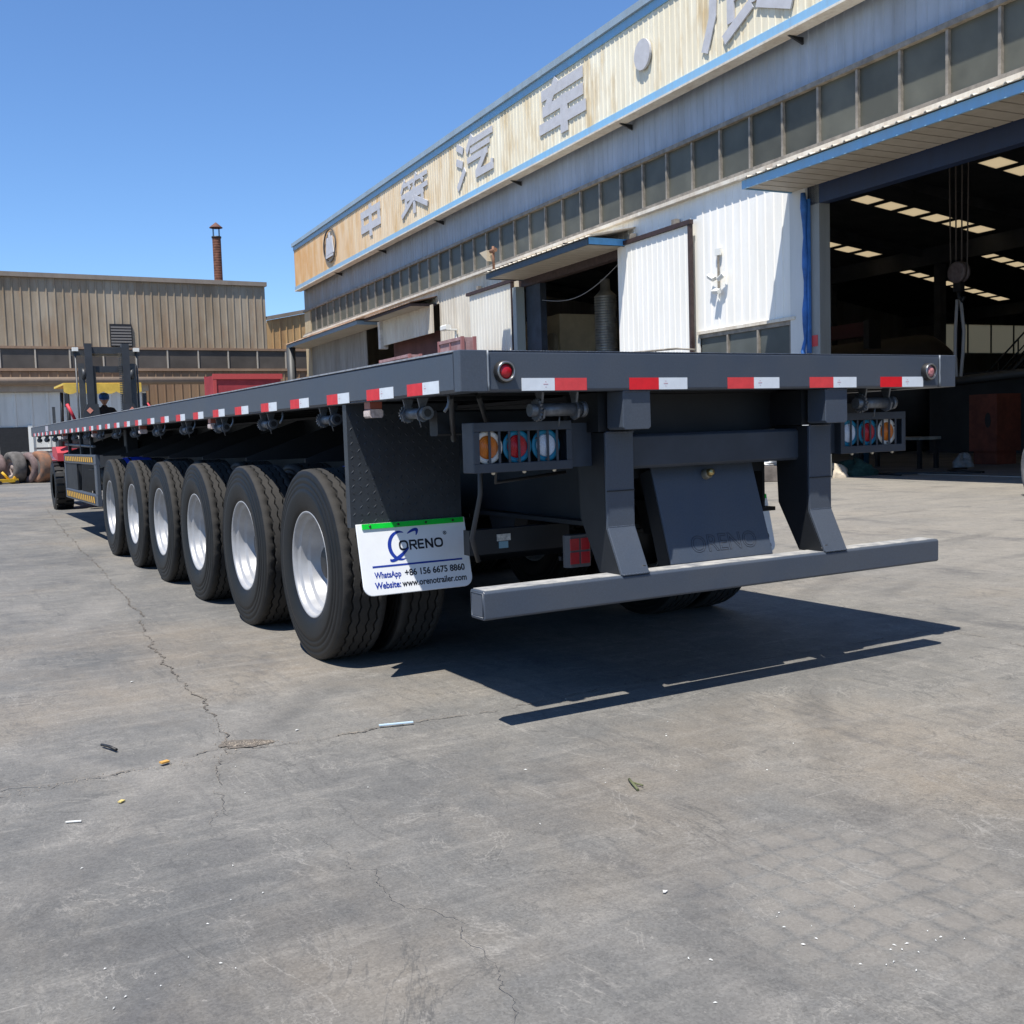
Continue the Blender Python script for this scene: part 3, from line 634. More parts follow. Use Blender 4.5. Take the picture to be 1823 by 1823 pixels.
# wheels
def tyre_mesh():
    n = 160; side = [(-.108, .288), (-.121, .296), (-.134, .33), (-.1405, .372), (-.1432, .400), (-.1425, .418), (-.1365, .424), (-.1405, .431), (-.1385, .448), (-.133, .453), (-.1375, .459), (-.1335, .481), (-.128, .487), (-.1335, .494), (-.1285, .508), (-.124, .521), (-.116, .5285)]
    gro = [-.072, -.026, .026, .072]; top = []
    for gx in gro:
        top += [(gx-.0055, 0, gx), (gx-.0042, -.015, gx), (gx+.0042, -.015, gx), (gx+.0055, 0, gx)]
    prof = [(x, r, 0) for x, r in side] + [(x, .5325 - .18*x*x + dr, 1) for x, dr, _ in top] + [(-x, r, 0) for x, r in reversed(side)]
    m = len(prof); NS = len(side); vs = []; rv = random.Random(3)
    for k in range(n):
        t = 2*math.pi*k/n; zz = (-.006, 0, .006, 0)[k % 4]
        for i, (x, r, z_) in enumerate(prof):
            if z_: x += zz + rv.uniform(-.0008, .0008)
            if i in (NS-2, NS-1, m-NS, m-NS+1) and k % 4 == 0: r -= .0016
            y, z = r*math.cos(t), r*math.sin(t)
            vs.append((x, y, z))
    fs = [(k*m+i, k*m+i+1, ((k+1) % n)*m+i+1, ((k+1) % n)*m+i) for k in range(n) for i in range(m-1)]
    mi = [1 if NS-2 <= i <= m-NS else 0 for k in range(n) for i in range(m-1)]
    # groove floors darker
    b = MB(); b.v = vs; b.f = fs; b.sm = [not (NS <= i <= m-NS-2) for k in range(n) for i in range(m-1)]
    gf = {NS+4*q+j for q in range(4) for j in range(3)}
    b.mi = [2 if i in gf else x for x, i in zip(mi, [i for k in range(n) for i in range(m-1)])]
    me = b.mesh('tyre', [RUBBER, TREAD, pm('groove', (.012, .012, .012), .9)]); fixnormals(me); return me
def rim_mesh():
    b = MB()
    b.lathe([(-.108, .287), (-.119, .299), (-.1235, .2985), (-.1235, .291), (-.117, .284), (-.1, .281), (-.094, .279), (-.086, .262), (-.083, .259), (-.05, .256), (-.046, .254), (-.036, .236), (-.032, .234), (.022, .230), (.03, .224), (.045, .2), (.048, .19), (.05, .16), (.047, .12), (.03, .112), (.028, .10), (.028, 0.0005)], 'x', 64)
    b.lathe([(.108, .287), (.119, .298), (.115, .287), (.09, .279), (.07, .262), (.06, .255), (.05, .25)], 'x', 48)
    for k in range(10):
        t = 2*math.pi*k/10; b.tube([(.046, .165*math.cos(t), .165*math.sin(t)), (.022, .165*math.cos(t), .165*math.sin(t))], .013, 6, 1, smooth=False)
    b.lathe([(.027, .1), (-.02, .095), (-.03, .08), (-.03, 0.0005)], 'x', 24, 1)
    me = b.mesh('wheel', [RIM, BLACK]); fixnormals(me); return me
TM, RM = tyre_mesh(), rim_mesh()
axy = [1.9807+1.3307*k for k in range(6)]
for i, y in enumerate(axy):
    for x, rz in ((-1.283, 0), (-.945, math.pi), (.945, 0), (1.283, math.pi)):
        w_ = link('wheel', RM, TR, (x, y, .527), (0, 0, rz)); t_ = link('tyre', TM, w_, None, (random.uniform(0, 6.28), 0, 0))
    m = MB(); m.tube([(-.9, 0, 0), (.9, 0, 0)], .075, 12); m.build('axle', PAINT_SHADE, TR, (0, y, .527))
    for s in (-1, 1):
        m = MB(); m.lathe([(-.11, .21), (.11, .21), (.11, .09), (-.11, .09)], 'x', 28, cen=(s*.80, y, .527), closed=True); m.build('brake_drum', BLACK, TR)
        m = MB()
        for q in range(4): m.box(s*.5-.045, s*.5+.045, y-.5+.07*q, y+.5-.07*q, .60+.02*q, .618+.02*q)
        m.build('leaf_spring', BLACK, TR)
for s in (-1, 1):
    for y in [axy[0]-.66] + [a+.665 for a in axy]:
        m = MB(); m.prism([(y-.16, .8), (y+.16, .8), (y+.07, .6), (y-.07, .6)], 'x', s*.46, s*.54); m.build('spring_hanger', PAINT_SHADE, TR)
# strips of blue film left on the tyres
for pts, w2 in (([(-1.30, 3.75, 1.02), (-1.33, 3.70, .8), (-1.33, 3.72, .6)], .03),):
    pass
def film(pts, w2):
    m = MB(); vs = []
    for p in pts: vs += [(p[0]-w2/2, p[1], p[2]), (p[0]+w2/2, p[1]+.004, p[2]+.003)]
    m.add(vs, [(2*i, 2*i+1, 2*i+3, 2*i+2) for i in range(len(pts)-1)]); o = m.build('plastic_film', BLUEF, TR); s = o.modifiers.new('s', 'SOLIDIFY'); s.thickness = .0015
yk = axy[3]
film([(-1.17, yk-.45, .86), (-1.17, yk-.515, .72), (-1.175, yk-.54, .55), (-1.17, yk-.515, .40)], .055)
y6 = axy[5]; film([(-1.24, y6-.02, 1.066), (-1.235, y6-.15, 1.048), (-1.23, y6-.25, 1.01)], .05); film([(-1.13, y6+.05, 1.072), (-1.1, y6-.1, 1.075), (-1.08, y6-.22, 1.03)], .2)
film([(-1.16, axy[0]-.03, 1.066), (-1.14, axy[0]-.12, 1.056)], .08)
# side guard with hazard boards, landing legs and tool gear ahead of the wheels
ya, yb = 9.95, 12.97; x = -1.35
m = MB(); m.bbox(x, x+.05, ya, yb, .47, .61, .008); m.bbox(x, x+.05, ya, yb, .975, 1.1, .008); m.bbox(x, x+.05, ya, ya+.16, .611, .974, .008); m.bbox(x, x+.05, yb-.09, yb, .611, .974, .008)
sg = m.build('side_guard', PAINT, TR)
for z0, z1 in ((.495, .585), (1.0, 1.075)):
    MB().box(x-.003, x-.0005, ya+.2, yb-.1, z0, z1).build('hazard_board', BLACK, sg)
    for k in range(15):
        y0 = ya+.24+k*.178; m = MB(); m.prism([(y0, z0+.006), (y0+.08, z0+.006), (y0+.12, z1-.006), (y0+.04, z1-.006)], 'x', x-.0055, x-.0035); m.build('hazard_stripe', HAZ_Y, sg)
MB().box(x+.012, x+.03, 11.75, yb-.09, .612, .973).build('guard_panel', PAINT_SHADE, sg)
for yy in (10.4, 11.3, 12.5):
    m = MB(); m.bbox(x+.01, x+.05, yy-.04, yy+.04, 1.101, ZB, .006); m.build('guard_post', PAINT_SHADE, sg)
m = MB(); m.tube([(x+.03, 10.2, 1.2), (x+.03, 12.9, 1.24)], .018, 8); m.build('guard_rail', STEEL, sg)
for s in (-1, 1):
    m = MB(); m.bbox(s*1.0-.07, s*1.0+.07, 9.45, 9.6, .45, ZB, .01); m.box(s*1.0-.05, s*1.0+.05, 9.47, 9.58, .08, .45); lg = m.build('landing_leg', PAINT_SHADE, TR)
    MB().bbox(s*1.0-.14, s*1.0+.14, 9.4, 9.65, .05, .08, .01).build('foot_plate', PAINT_SHADE, lg)
    m = MB(); m.tube([(s*1.0, 9.7, 1.35), (s*.95, 10.6, .7)], .025, 8); m.build('leg_brace', PAINT_SHADE, lg)
for s in (-1, 1): MB().box(s*.5-.3, s*.5+.3, 10.2, 12.8, .55, .95).build('tool_box', PAINT_SHADE, TR)
for k in range(2):
    m = MB(); m.tube([(-.95+k*.0, 10.3+k*.9, .78), (-.95, 11.0+k*.9, .78)], .13, 14); m.build('air_tank', BLACK, TR)
m = MB(); m.lathe([(-.04, .28), (.04, .28)], 'z', 20, cen=(0, 15.4, .79)); m.tube([(0, 15.4, .8), (0, 15.4, .66)], .045, 10); m.build('king_pin', BLACK, TR)

# ------------------------------------------------------------------ main factory hall (local x = -u along the front, y = into the hall)
FA = R(3.871)
HB = thing('factory_hall', 'long pale metal-clad factory hall with raised characters on its parapet, open doors and canopies', 'building', (13.240, 9.403, .164), -math.pi/2 - FA)
KS = .867; HB.scale = (KS, KS, KS); GZ = -.189      # hall scaled by KS about the camera; GZ = yard level in hall frame
def fb(m, u0, u1, o0, o1, z0, z1, mi=0): return m.box(-u1, -u0, -o1, -o0, z0, z1, mi)
def F(name, u0, u1, o0, o1, z0, z1, mat, parent=None):
    return fb(MB(), u0, u1, o0, o1, z0, z1).build(name, mat, parent or HB)
def corr(name, u0, u1, off, z0, z1, mat, parent=None, pitch=.25, rib=.06, dep=.019, back=True, zs=2):
    """trapezoidal ribbed sheet, ribs standing out towards the yard"""
    pr = []; x = -u1
    while x < -u0-.001:
        e = min(x+pitch, -u0)
        for (dx, dy) in ((0, 0), (pitch-rib, 0), (pitch-rib*.7, -dep), (pitch-rib*.3, -dep)):
            if x+dx <= e+1e-6: pr.append((x+dx, -off+dy))
        x += pitch
    pr.append((-u0, -off)); m = MB(); n = len(pr); vs = []
    for k in range(zs+1):
        z = z0+(z1-z0)*k/zs; vs += [(a, b, z) for a, b in pr]
    fs = [(k*n+i, k*n+i+1, (k+1)*n+i+1, (k+1)*n+i) for k in range(zs) for i in range(n-1)]
    m.add(vs, fs)
    if back: fb(m, u0, u1, off-.05, off-.006, z0, z1)
    return m.build(name, mat, parent or HB, fix=False)
U0, U1 = -32., 50.7
WT, WB = 9.16, 7.8        # clerestory glazing
corr('wall_band', U0, U1, 0, 9.27, 12.4, GREYBLUE, pitch=.3)
F('window_rail', U0, U1, -.02, .12, 9.15, 9.27, FRAME)
F('window_sill', U0, U1, -.02, .10, 7.72, 7.82, FRAME)
F('flashing', U0, U1, .0, .20, 7.60, 7.70, FLASH)
F('corner_post', 49.35, U1, -.3, .03, GZ, 9.26, sheet_mat('corner_cream', (.5, .42, .28), (.38, .28, .16), .6))
pane = fb(MB(), 0, 1.19, -.04, -.02, WB, WT).mesh('pane', PANE); fixnormals(pane)
mul = fb(MB(), -.035, .035, -.03, .06, WB+.018, WT-.012).mesh('mullion', FRAME); fixnormals(mul)
u = 49.28
while u > U0+2:
    link('window_pane', pane, HB, (-(u-1.23), 0, 0)); link('mullion', mul, HB, (-(u-1.27), 0, 0)); u -= 1.27
# sign parapet
SG = .62
band = corr('sign_band', U0, 50.35, SG, 10.72, 12.95, CREAM, pitch=.26, rib=.07, dep=.018, back=False)
F('blue_trim', U0, 50.36, SG-.01, SG+.05, 12.955, 13.2, BLUETRIM)
F('blue_trim', U0, 50.36, SG-.01, SG+.045, 10.5, 10.715, BLUETRIM)
F('drip_edge', U0, 50.37, SG-.35, SG+.06, 10.44, 10.497, FLASH)
F('parapet_end', 50.30, 50.36, -.2, SG-.02, 10.5, 13.2, BLUETRIM)
F('parapet_cap', U0, 50.45, .1, SG+.14, 13.205, 13.42, sheet_mat('cap_blue', (.27, .36, .44), (.22, .26, .28), .5))
F('parapet_back', U0, 50.29, .1, .16, 10.6, 13.2, GREYSHEET)
for k in range(10):
    uu = 42.2-7.63*k
    m = MB(); m.prism([(-.5, 10.43), (-.05, 10.43), (-.05, 10.27)], 'x', -uu-.03, -uu+.03); m.build('sign_bracket', BLACK, HB)
# raised characters; each on its own 1 x 1 square (x right, z up)
def glyph(name, strokes, uL, uR, z0, z1, extra=None):
    m = MB(); w = uL-uR; h = z1-z0; k = 0
    for st in strokes:
        p, q, t = st; 
        a = Vector((p[0]*w, p[1]*h)); b = Vector((q[0]*w, q[1]*h)); d = b-a; n = Vector((-d.y, d.x)).normalized()*t*h/2*(1.22 if len(strokes) > 8 else 1.5)
        poly = [a+n, a-n, b-n, b+n]; k += 1
        m.prism([(-uL+c.x, z0+c.y) for c in poly], 'y', -SG-.0195, -SG-.045-.0022*k)
    return m.build(name, LETTER, band)
T = .15
glyph('character', [((.1, .24), (.1, .84), T), ((.9, .24), (.9, .84), T), ((.02, .77), (.98, .77), T), ((.02, .31), (.98, .31), T), ((.5, .0), (.5, 1), .17)], 36.6, 33.4, 11.2, 12.78)
glyph('character', [((.16, 1), (.0, .7), .1), ((.12, .86), (.48, .86), .09), ((.28, .86), (.36, .7), .09), ((.6, 1), (.48, .72), .1), ((.58, .86), (.98, .86), .09), ((.74, .86), (.84, .7), .09), ((.02, .58), (.98, .58), .1), ((.5, .7), (.5, .0), .13), ((.16, .46), (.84, .46), .1), ((.2, .46), (.2, .25), .11), ((.8, .46), (.8, .22), .11), ((.8, .26), (.66, .26), .08), ((.48, .4), (.02, .06), .11), ((.52, .4), (.98, .06), .11)], 30.5, 27.1, 11.1, 12.8)
glyph('character', [((.02, .95), (.2, .78), .13), ((.0, .62), (.18, .48), .13), ((.02, .0), (.24, .36), .13), ((.46, 1), (.3, .7), .12), ((.4, .86), (1.0, .86), .11), ((.4, .68), (.92, .68), .1), ((.32, .5), (.86, .5), .11), ((.82, .5), (.56, .12), .13), ((.54, .12), (1.0, .12), .13), ((.96, .1), (.98, .26), .1)], 23.9, 20.4, 11.05, 12.82)
glyph('character', [((.08, .84), (.95, .84), .13), ((.42, 1), (.16, .52), .13), ((.1, .55), (.95, .55), .13), ((.02, .26), (1, .26), .13), ((.56, .66), (.56, .0), .17)], 16.65, 13.4, 11.0, 12.85)
glyph('character', [((.95, .98), (.12, .86), .12), ((.14, .9), (.12, .4), .13), ((.13, .45), (.02, .0), .13), ((.2, .7), (1, .7), .11), ((.56, .9), (.56, .56), .12), ((.32, .52), (.9, .52), .1), ((.34, .54), (.34, .2), .12), ((.88, .54), (.88, .2), .12), ((.6, .46), (.6, .3), .12), ((.58, .3), (.26, .02), .12), ((.64, .28), (1, .02), .12)], 7.2, 3.7, 11.0, 12.9)
glyph('character', [((.1, .24), (.1, .84), T), ((.9, .24), (.9, .84), T), ((.02, .77), (.98, .77), T), ((.02, .31), (.98, .31), T), ((.5, .0), (.5, 1), .17)], .6, -2.7, 11.0, 12.9)
m = MB(); m.prism([(-10.02+.41*math.cos(2*math.pi*k/36), 11.9+.43*math.sin(2*math.pi*k/36)) for k in range(36)], 'y', -SG-.05, -SG-.12); m.build('character_dot', LETTER, band)
m = MB(); n = 40   # emblem: ring with three peaks
def ringv(r1, r2, y): return [(-42.2+r*1.28*math.cos(2*math.pi*k/n), y, 11.95+r*math.sin(2*math.pi*k/n)) for k in range(n) for r in (r1, r2)]
for ya_, yb_ in ((-SG-.05, -SG-.11),):
    va, vb = ringv(.86, .94, ya_), ringv(.86, .94, yb_); m.add(va+vb, [(2*k, 2*k+1, (2*k+3) % (2*n), (2*k+2) % (2*n)) for k in range(n)] + [(2*n+2*k, 2*n+2*k+1, 2*n+(2*k+3) % (2*n), 2*n+(2*k+2) % (2*n)) for k in range(n)] + [(2*k+1, (2*k+3) % (2*n), 2*n+(2*k+3) % (2*n), 2*n+2*k+1) for k in range(n)])
ring = m.build('emblem_ring', pm('emblem_dark', (.1, .09, .08), .7), band)
for k, (c, h) in enumerate(((-.42, .95), (0, 1.2), (.42, .95))):
    m = MB(); m.prism([(-42.2+c-.36, 11.45), (-42.2+c-.1, 11.45+h), (-42.2+c+.1, 11.45+h), (-42.2+c+.36, 11.45)], 'y', -SG-.05, -SG-.1-.004*k); m.build('emblem_peak', LETTER, band)
F('emblem_bar', 41.5, 42.9, SG+.05, SG+.125, 11.28, 11.42, LETTER, band)

# lower wall of ribbed sheets between the openings
corr('wall_sheet', 4.42, 8.5, .02, 3.86, 7.6, WHITE, pitch=.33, rib=.07)
corr('wall_sheet', 8.5, 12.4, .0, GZ, 7.6, WHITE, pitch=.33, rib=.07)
corr('wall_sheet', 12.4, 19.9, .02, 6.96, 7.6, WHITE, pitch=.33, rib=.07)
corr('wall_sheet', 19.9, 27.9, .0, GZ, 7.6, WHITE_OLD, pitch=.3, rib=.07)
corr('wall_sheet', 27.9, 38.4, .02, 7.0, 7.6, WHITE_OLD, pitch=.3, rib=.07)
corr('wall_sheet', 38.4, 50.3, .02, GZ, 7.6, GREYSHEET, pitch=.3, rib=.07)
corr('wall_sheet', U0, 3.6, .02, 6.96, 7.6, WHITE, pitch=.33, rib=.07)
F('sheet_trim', 4.42, 8.52, .0, .08, 3.77, 3.85, FLASH)
for k in range(26):   # fixing screws in a row
    pass
# low windows beside the big door
F('window_frame', 4.62, 8.45, -.05, .03, 3.66, 3.765, FRAME)
F('window_frame', 4.62, 8.45, -.05, .03, .95, 1.05, FRAME)
for k in range(3):
    a = 4.62+k*1.277; F('window_pane', a+.04, a+1.23, -.04, -.02, 1.06, 3.655, glass_mat('low_glass%d' % k, (.09, .1, .095), .25)); F('mullion', a-.03, a+.035, -.045, .04, 1.055, 3.655, FRAME)
F('dado', 4.62, 8.45, -.1, .02, GZ, .94, sheet_mat('dado_render', (.45, .43, .4), (.3, .28, .25), .5))
F('door_post', 4.02, 4.6, -.3, .05, GZ, 6.9, sheet_mat('post_white', (.62, .63, .62), (.5, .5, .47), .4))
F('door_frame', 3.62, 3.99, -.35, -.02, GZ, 6.9, sheet_mat('post_grey', (.26, .27, .26), (.17, .17, .17), .5))
# rolled blue tarpaulin hanging in the doorway
m = MB(); pts = [(-4.0+.02*math.sin(z*1.3), -.12-.04*math.sin(z*.9+1), z) for z in [6.75-.35*k for k in range(11)]]; pts += [(-3.98, -.2, 2.95), (-3.96, -.16, 2.6)]
m.tube(pts, [.06+.025*math.sin(k*1.7) for k in range(len(pts))], 10); m.build('tarpaulin', pm('blue_tarp', (.03, .13, .4), .6, 0, var=.4, vscale=2, bump=.5, bscale=6), HB)
F('notice', 3.7, 3.9, -.018, -.01, 3.05, 3.32, pm('red_notice', (.5, .05, .05), .5), HB)
F('blue_edge_strip', 3.9, 4.01, .0, .07, 2.9, 6.6, pm('edge_blue', (.04, .15, .42), .5, 0, var=.3, vscale=2))
# lintels
F('door_lintel', U0, 4.02, -.3, -.02, 6.45, 6.95, BLUESTEEL); F('door_lintel', 12.4, 19.9, -.3, -.01, 6.6, 6.95, TRIMDARK)
# canopies
def canopy(u0, u1, dep, z, fascia, top, end=True, pitch=.42, th=.19):
    s_ = MB(); x = -u1
    while x < -u0:      # ribbed soffit boards running out from the wall
        e = min(x+pitch, -u0); s_.box(x+.022, e-.022, -dep+.03, -.03, z, z+.02); x += pitch
    c = s_.build('canopy_soffit', SOFFIT, HB)
    fb(MB(), u0+.01, u1-.01, .04, dep-.035, z+.022, z+.05).build('canopy_core', GREYSHEET, c)
    fb(MB(), u0-.02, u1+.02, dep-.03, dep+.02, z-.03, z+th-.02).build('canopy_fascia', fascia, c)
    for (a, b) in ((u0-.02, u0+.012), (u1-.012, u1+.02)): fb(MB(), a, b, .05, dep-.031, z-.03, z+th-.02).build('canopy_end', fascia, c)
    # sloping ribbed roof sheet
    pr = []; x = -u1-.06
    while x < -u0+.06: pr += [(x, 0), (x+.26, 0), (x+.29, .035), (x+.33, .035)]; x += .36
    n = len(pr); vs = [(a, -dep-.1, z+th+.0+b) for a, b in pr] + [(a, .0, z+th+.30+b) for a, b in pr]
    m = MB(); m.add(vs, [(i, i+1, n+i+1, n+i) for i in range(n-1)]); o = m.build('canopy_roof', top, c); sd = o.modifiers.new('s', 'SOLIDIFY'); sd.thickness = .012
    return c
canopy(U0, 4.5, 1.55, 6.88, BLUETRIM, FLASH)
canopy(12.05, 19.5, 1.5, 6.85, sheet_mat('canopy_blue', (.05, .075, .1), (.04, .052, .066), .5), FLASH)
F('canopy_end', 12.0, 12.028, .05, 1.49, 6.84, 7.04, pm('bright_blue', (.12, .38, .72), .45, 0, var=.1, vscale=3), HB)
canopy(28.2, 34.8, 1.25, 6.93, TRIMDARK, pm('rusted_canopy', (.2, .13, .09), .8, 0, var=.4, vscale=2), th=.1)
canopy(35.3, 49.8, 1.5, 6.84, sheet_mat('canopy_blue2', (.2, .27, .32), (.16, .19, .22), .5), pm('rust_cream_roof', (.55, .42, .32), .7, 0, alt=(.3, .16, .1), vscale=.8))
m = MB(); m.tube([(-49.4, -1.35, GZ), (-49.4, -1.35, 6.83)], .28, 16); m.build('canopy_column', sheet_mat('column_grey', (.045, .048, .05), (.035, .035, .035), .5), HB)
for k in range(4): F('canopy_arm', 13.4+1.9*k-.02, 13.4+1.9*k+.02, .1, 1.62, 7.06, 7.1, BLACK)
# sliding doors on dark rails
def sliding(u0, u1, z0, z1, mat, rail0, rail1):
    d = corr('sliding_door', u0, u1, .2, z0, z1, mat, pitch=.28, rib=.06, dep=.014)
    F('door_rail', rail0, rail1, .14, .28, z1+.005, z1+.13, TRIMDARK, d)
    F('door_edge', u0-.09, u0-.002, .14, .26, z0, z1+.12, TRIMDARK, d)
    for q in (.2, .8): F('rail_hanger', u0+(u1-u0)*q-.1, u0+(u1-u0)*q+.1, .05, .2, z1+.135, z1+.3, FRAME, d)
    return d
sliding(8.62, 12.45, -.14, 6.85, WHITE, 8.5, 19.9)
sliding(20.1, 24.1, -.14, 6.83, sheet_mat('door_white2', (.72, .7, .62), (.6, .54, .42), .5), 20.0, 24.3)
F('door_edge_strip', 19.55, 19.85, -.05, .3, GZ, 6.6, sheet_mat('jamb_green', (.3, .34, .34), (.2, .22, .22), .4))
F('door_jamb', 18.35, 19.5, -.35, -.1, GZ, 6.6, pm('jamb_blue', (.02, .028, .042), .6, 0, var=.3, vscale=2))
F('jamb', 12.3, 12.44, -.3, .0, GZ, 6.6, BLACK)
corr('hanging_panel', 27.9, 35.0, .35, 5.7, 6.95, WHITE_OLD, pitch=.3)
F('panel_end', 34.7, 35.02, .1, .5, 5.55, 6.95, pm('torn_white', (.55, .53, .5), .7, 0, var=.2, vscale=3))
F('red_crossbar', 28.0, 35.0, -.5, -.3, 4.6, 5.9, pm('dark_red_wall', (.1, .035, .03), .7, 0, var=.3, vscale=1))
# body of the hall: floor, end walls, back, sloped roofs with skylights
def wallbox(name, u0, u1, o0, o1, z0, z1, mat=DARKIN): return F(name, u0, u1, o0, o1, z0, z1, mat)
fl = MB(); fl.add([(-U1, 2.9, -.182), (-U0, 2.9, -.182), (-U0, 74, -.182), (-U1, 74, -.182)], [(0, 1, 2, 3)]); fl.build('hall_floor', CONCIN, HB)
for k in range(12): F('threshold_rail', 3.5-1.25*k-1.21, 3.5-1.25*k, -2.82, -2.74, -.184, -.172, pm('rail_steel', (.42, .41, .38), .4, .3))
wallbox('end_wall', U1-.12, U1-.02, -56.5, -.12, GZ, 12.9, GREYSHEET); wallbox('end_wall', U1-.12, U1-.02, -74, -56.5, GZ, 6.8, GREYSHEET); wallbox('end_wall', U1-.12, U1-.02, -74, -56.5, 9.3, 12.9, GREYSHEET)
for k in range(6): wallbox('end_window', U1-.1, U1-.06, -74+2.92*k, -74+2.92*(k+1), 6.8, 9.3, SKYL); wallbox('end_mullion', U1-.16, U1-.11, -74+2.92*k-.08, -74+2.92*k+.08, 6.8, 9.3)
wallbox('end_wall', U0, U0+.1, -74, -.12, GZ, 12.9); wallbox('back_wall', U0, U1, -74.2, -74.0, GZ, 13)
# roof: descending slope, rising slope, descending slope; skylight strips stay open between the sheets
prof = [(.0, 12.95), (24.6, 9.75), (38.0, 12.2), (52., 9.75), (74.2, 12.4)]
rows = [5.6, 12.3, 19.0, 26.0, 33.0, 40.0, -1.5, -8.5, -15.5]
ROOF = pm('roof_sheet', (.06, .065, .07), .8, 0, var=.2, vscale=1)
def roofpart(ua, ub, ya_, yb_, name, mat, lift=0):
    (p0, z0), (p1, z1) = seg; zz = lambda t: z0+(z1-z0)*(t-p0)/(p1-p0)+lift
    m = MB(); m.add([(-ub, ya_, zz(ya_)), (-ua, ya_, zz(ya_)), (-ua, yb_, zz(yb_)), (-ub, yb_, zz(yb_)), (-ub, ya_, zz(ya_)+.05), (-ua, ya_, zz(ya_)+.05), (-ua, yb_, zz(yb_)+.05), (-ub, yb_, zz(yb_)+.05)],
                    [(0, 1, 2, 3), (4, 5, 6, 7), (0, 1, 5, 4), (1, 2, 6, 5), (2, 3, 7, 6), (3, 0, 4, 7)])
    return m.build(name, mat, HB)
for si, seg in enumerate(zip(prof[:-1], prof[1:])):
    (p0, z0), (p1, z1) = seg
    sky_ = si in (0, 2)
    edges = sorted(rows); cur = U0
    if not sky_: roofpart(U0, U1, p0, p1, 'roof_sheet', ROOF); continue
    for r in edges:
        roofpart(cur, r-.5, p0, p1, 'roof_sheet', ROOF)
        t = p0 + 1.0; cuty = p0
        while t + 1.0 < p1-.4:
            roofpart(r-.5, r+.5, cuty, t, 'roof_sheet', ROOF); 
            roofpart(r-.5, r+.5, t, t+1.0, 'skylight_panel', SKYL); cuty = t+1.0; t += 1.38
        roofpart(r-.5, r+.5, cuty, p1, 'roof_sheet', ROOF); cur = r+.5
    roofpart(cur, U1, p0, p1, 'roof_sheet', ROOF)
for p, z in ((24.6, 9.75), (52, 9.75)):   # valley beams and columns
    F('valley_beam', U0, U1, -p-.2, -p+.2, z-.9, z-.05, DARKIN)
    for k in range(11): F('column', 45-7.6*k-.2, 45-7.6*k+.2, -p-.2, -p+.2, GZ, z-.95, DARKIN)
for k in range(10):
    uu = 42.2-7.63*k+3.8; m = MB(); m.prism([(.4, 12.75), (24.3, 9.65), (24.3, 9.3), (.4, 12.2)], 'x', -uu-.06, -uu+.06); m.build('rafter', DARKIN, HB)

def hp(u, o, z=0):     # point in the hall's frame -> world (o = distance into the hall)
    d = Vector((math.sin(FA), math.cos(FA), 0)); into = Vector((math.cos(FA), -math.sin(FA), 0))
    return Vector((13.240, 9.403, .164)) + (d*u + into*o + Vector((0, 0, z)))*KS
HR = -math.pi/2 - FA
# ------------------------------------------------------------------ things in and on the hall
cr = thing('overhead_crane', 'dark red overhead crane girder inside the big doorway', 'crane', hp(9, 13), HR, obj_scale=KS)
MB().box(-22, -6.2, -.25, .25, 4.5, 5.05).build('girder', pm('crane_red', (.05, .009, .009), .6, 0, var=.3, vscale=1), cr)
MB().box(-6.2, -5.9, -.3, .3, 4.0, 5.1).build('end_carriage', BLACK, cr)
hk_ = thing('crane_hook_block', 'round crane hook block hanging on four ropes with two slings in the big doorway', 'hook', hp(4.05, 5.2, 0), HR, obj_scale=KS)
m = MB(); m.lathe([(-.13, .22), (-.12, .28), (-.02, .285), (-.02, .2), (.02, .2), (.02, .285), (.12, .28), (.13, .22), (.13, .0005)], 'y', 28, cen=(0, 0, 5.05)); m.lathe([(-.13, .22), (-.13, .0005)], 'y', 28, cen=(0, 0, 5.05)); m.build('sheave', pm('sheave_grey', (.13, .1, .1), .6, 0, var=.3, vscale=8), hk_)
for x in (-.3, -.1, .1, .3):
    m = MB(); m.tube([(x*1.0, x*.2, 11.0), (x*.9, 0, 5.1)], .02, 6); m.build('rope', pm('wire_rope', (.1, .085, .08), .6), hk_)
m = MB(); m.box(-.12, .12, -.08, .08, 4.55, 4.8); m.tube([(0, 0, 4.56), (.0, 0, 4.4), (.12, 0, 4.28), (.16, 0, 4.4)], .05, 8); m.build('hook', BLACK, hk_)
for x in (-.13, .15):
    m = MB(); m.tube([(x*.4, 0, 4.35), (x, .02, 3.5), (x*.9, 0, 2.9), (x*.5, 0, 2.3)], .045, 8); m.build('sling', pm('sling_grey', (.3, .28, .27), .8), hk_)
cb = thing('orange_cabinet', 'rust orange steel cabinet with an oval cut-out standing inside the big doorway', 'cabinet', hp(5.3, 8.1), HR, obj_scale=KS)
m = MB(); m.box(-.48, .48, -.5, .5, .2, 1.85); m.box(-.4, .4, -.4, .4, -.18, .2); m.build('body', pm('cabinet_orange', (.14, .032, .016), .6, 0, var=.3, vscale=3), cb)
m = MB(); m.prism([(.18+.1*math.cos(2*math.pi*k/20), 1.1+.22*math.sin(2*math.pi*k/20)) for k in range(20)], 'y', -.504, -.512); m.build('cut_out', BLACK, cb)
vs = thing('dark_vessel', 'big dark round vessel lying behind the crane girder in the hall', 'vessel', hp(19.6, 17, 0), HR, obj_scale=KS)
m = MB(); m.lathe([(-4.5, .0005), (-4.4, .9), (-4.0, 1.7), (-3.4, 2.1), (3.4, 2.1), (4.0, 1.7), (4.4, .9), (4.5, .0005)], 'x', 36, cen=(0, 0, 2.6)); m.build('shell', pm('vessel_dark', (.03, .025, .026), .6, 0, var=.2, vscale=1), vs)
for x in (-2.6, 2.6): MB().box(x-.2, x+.2, -1.5, 1.5, -.18, .9).build('saddle', BLACK, vs)
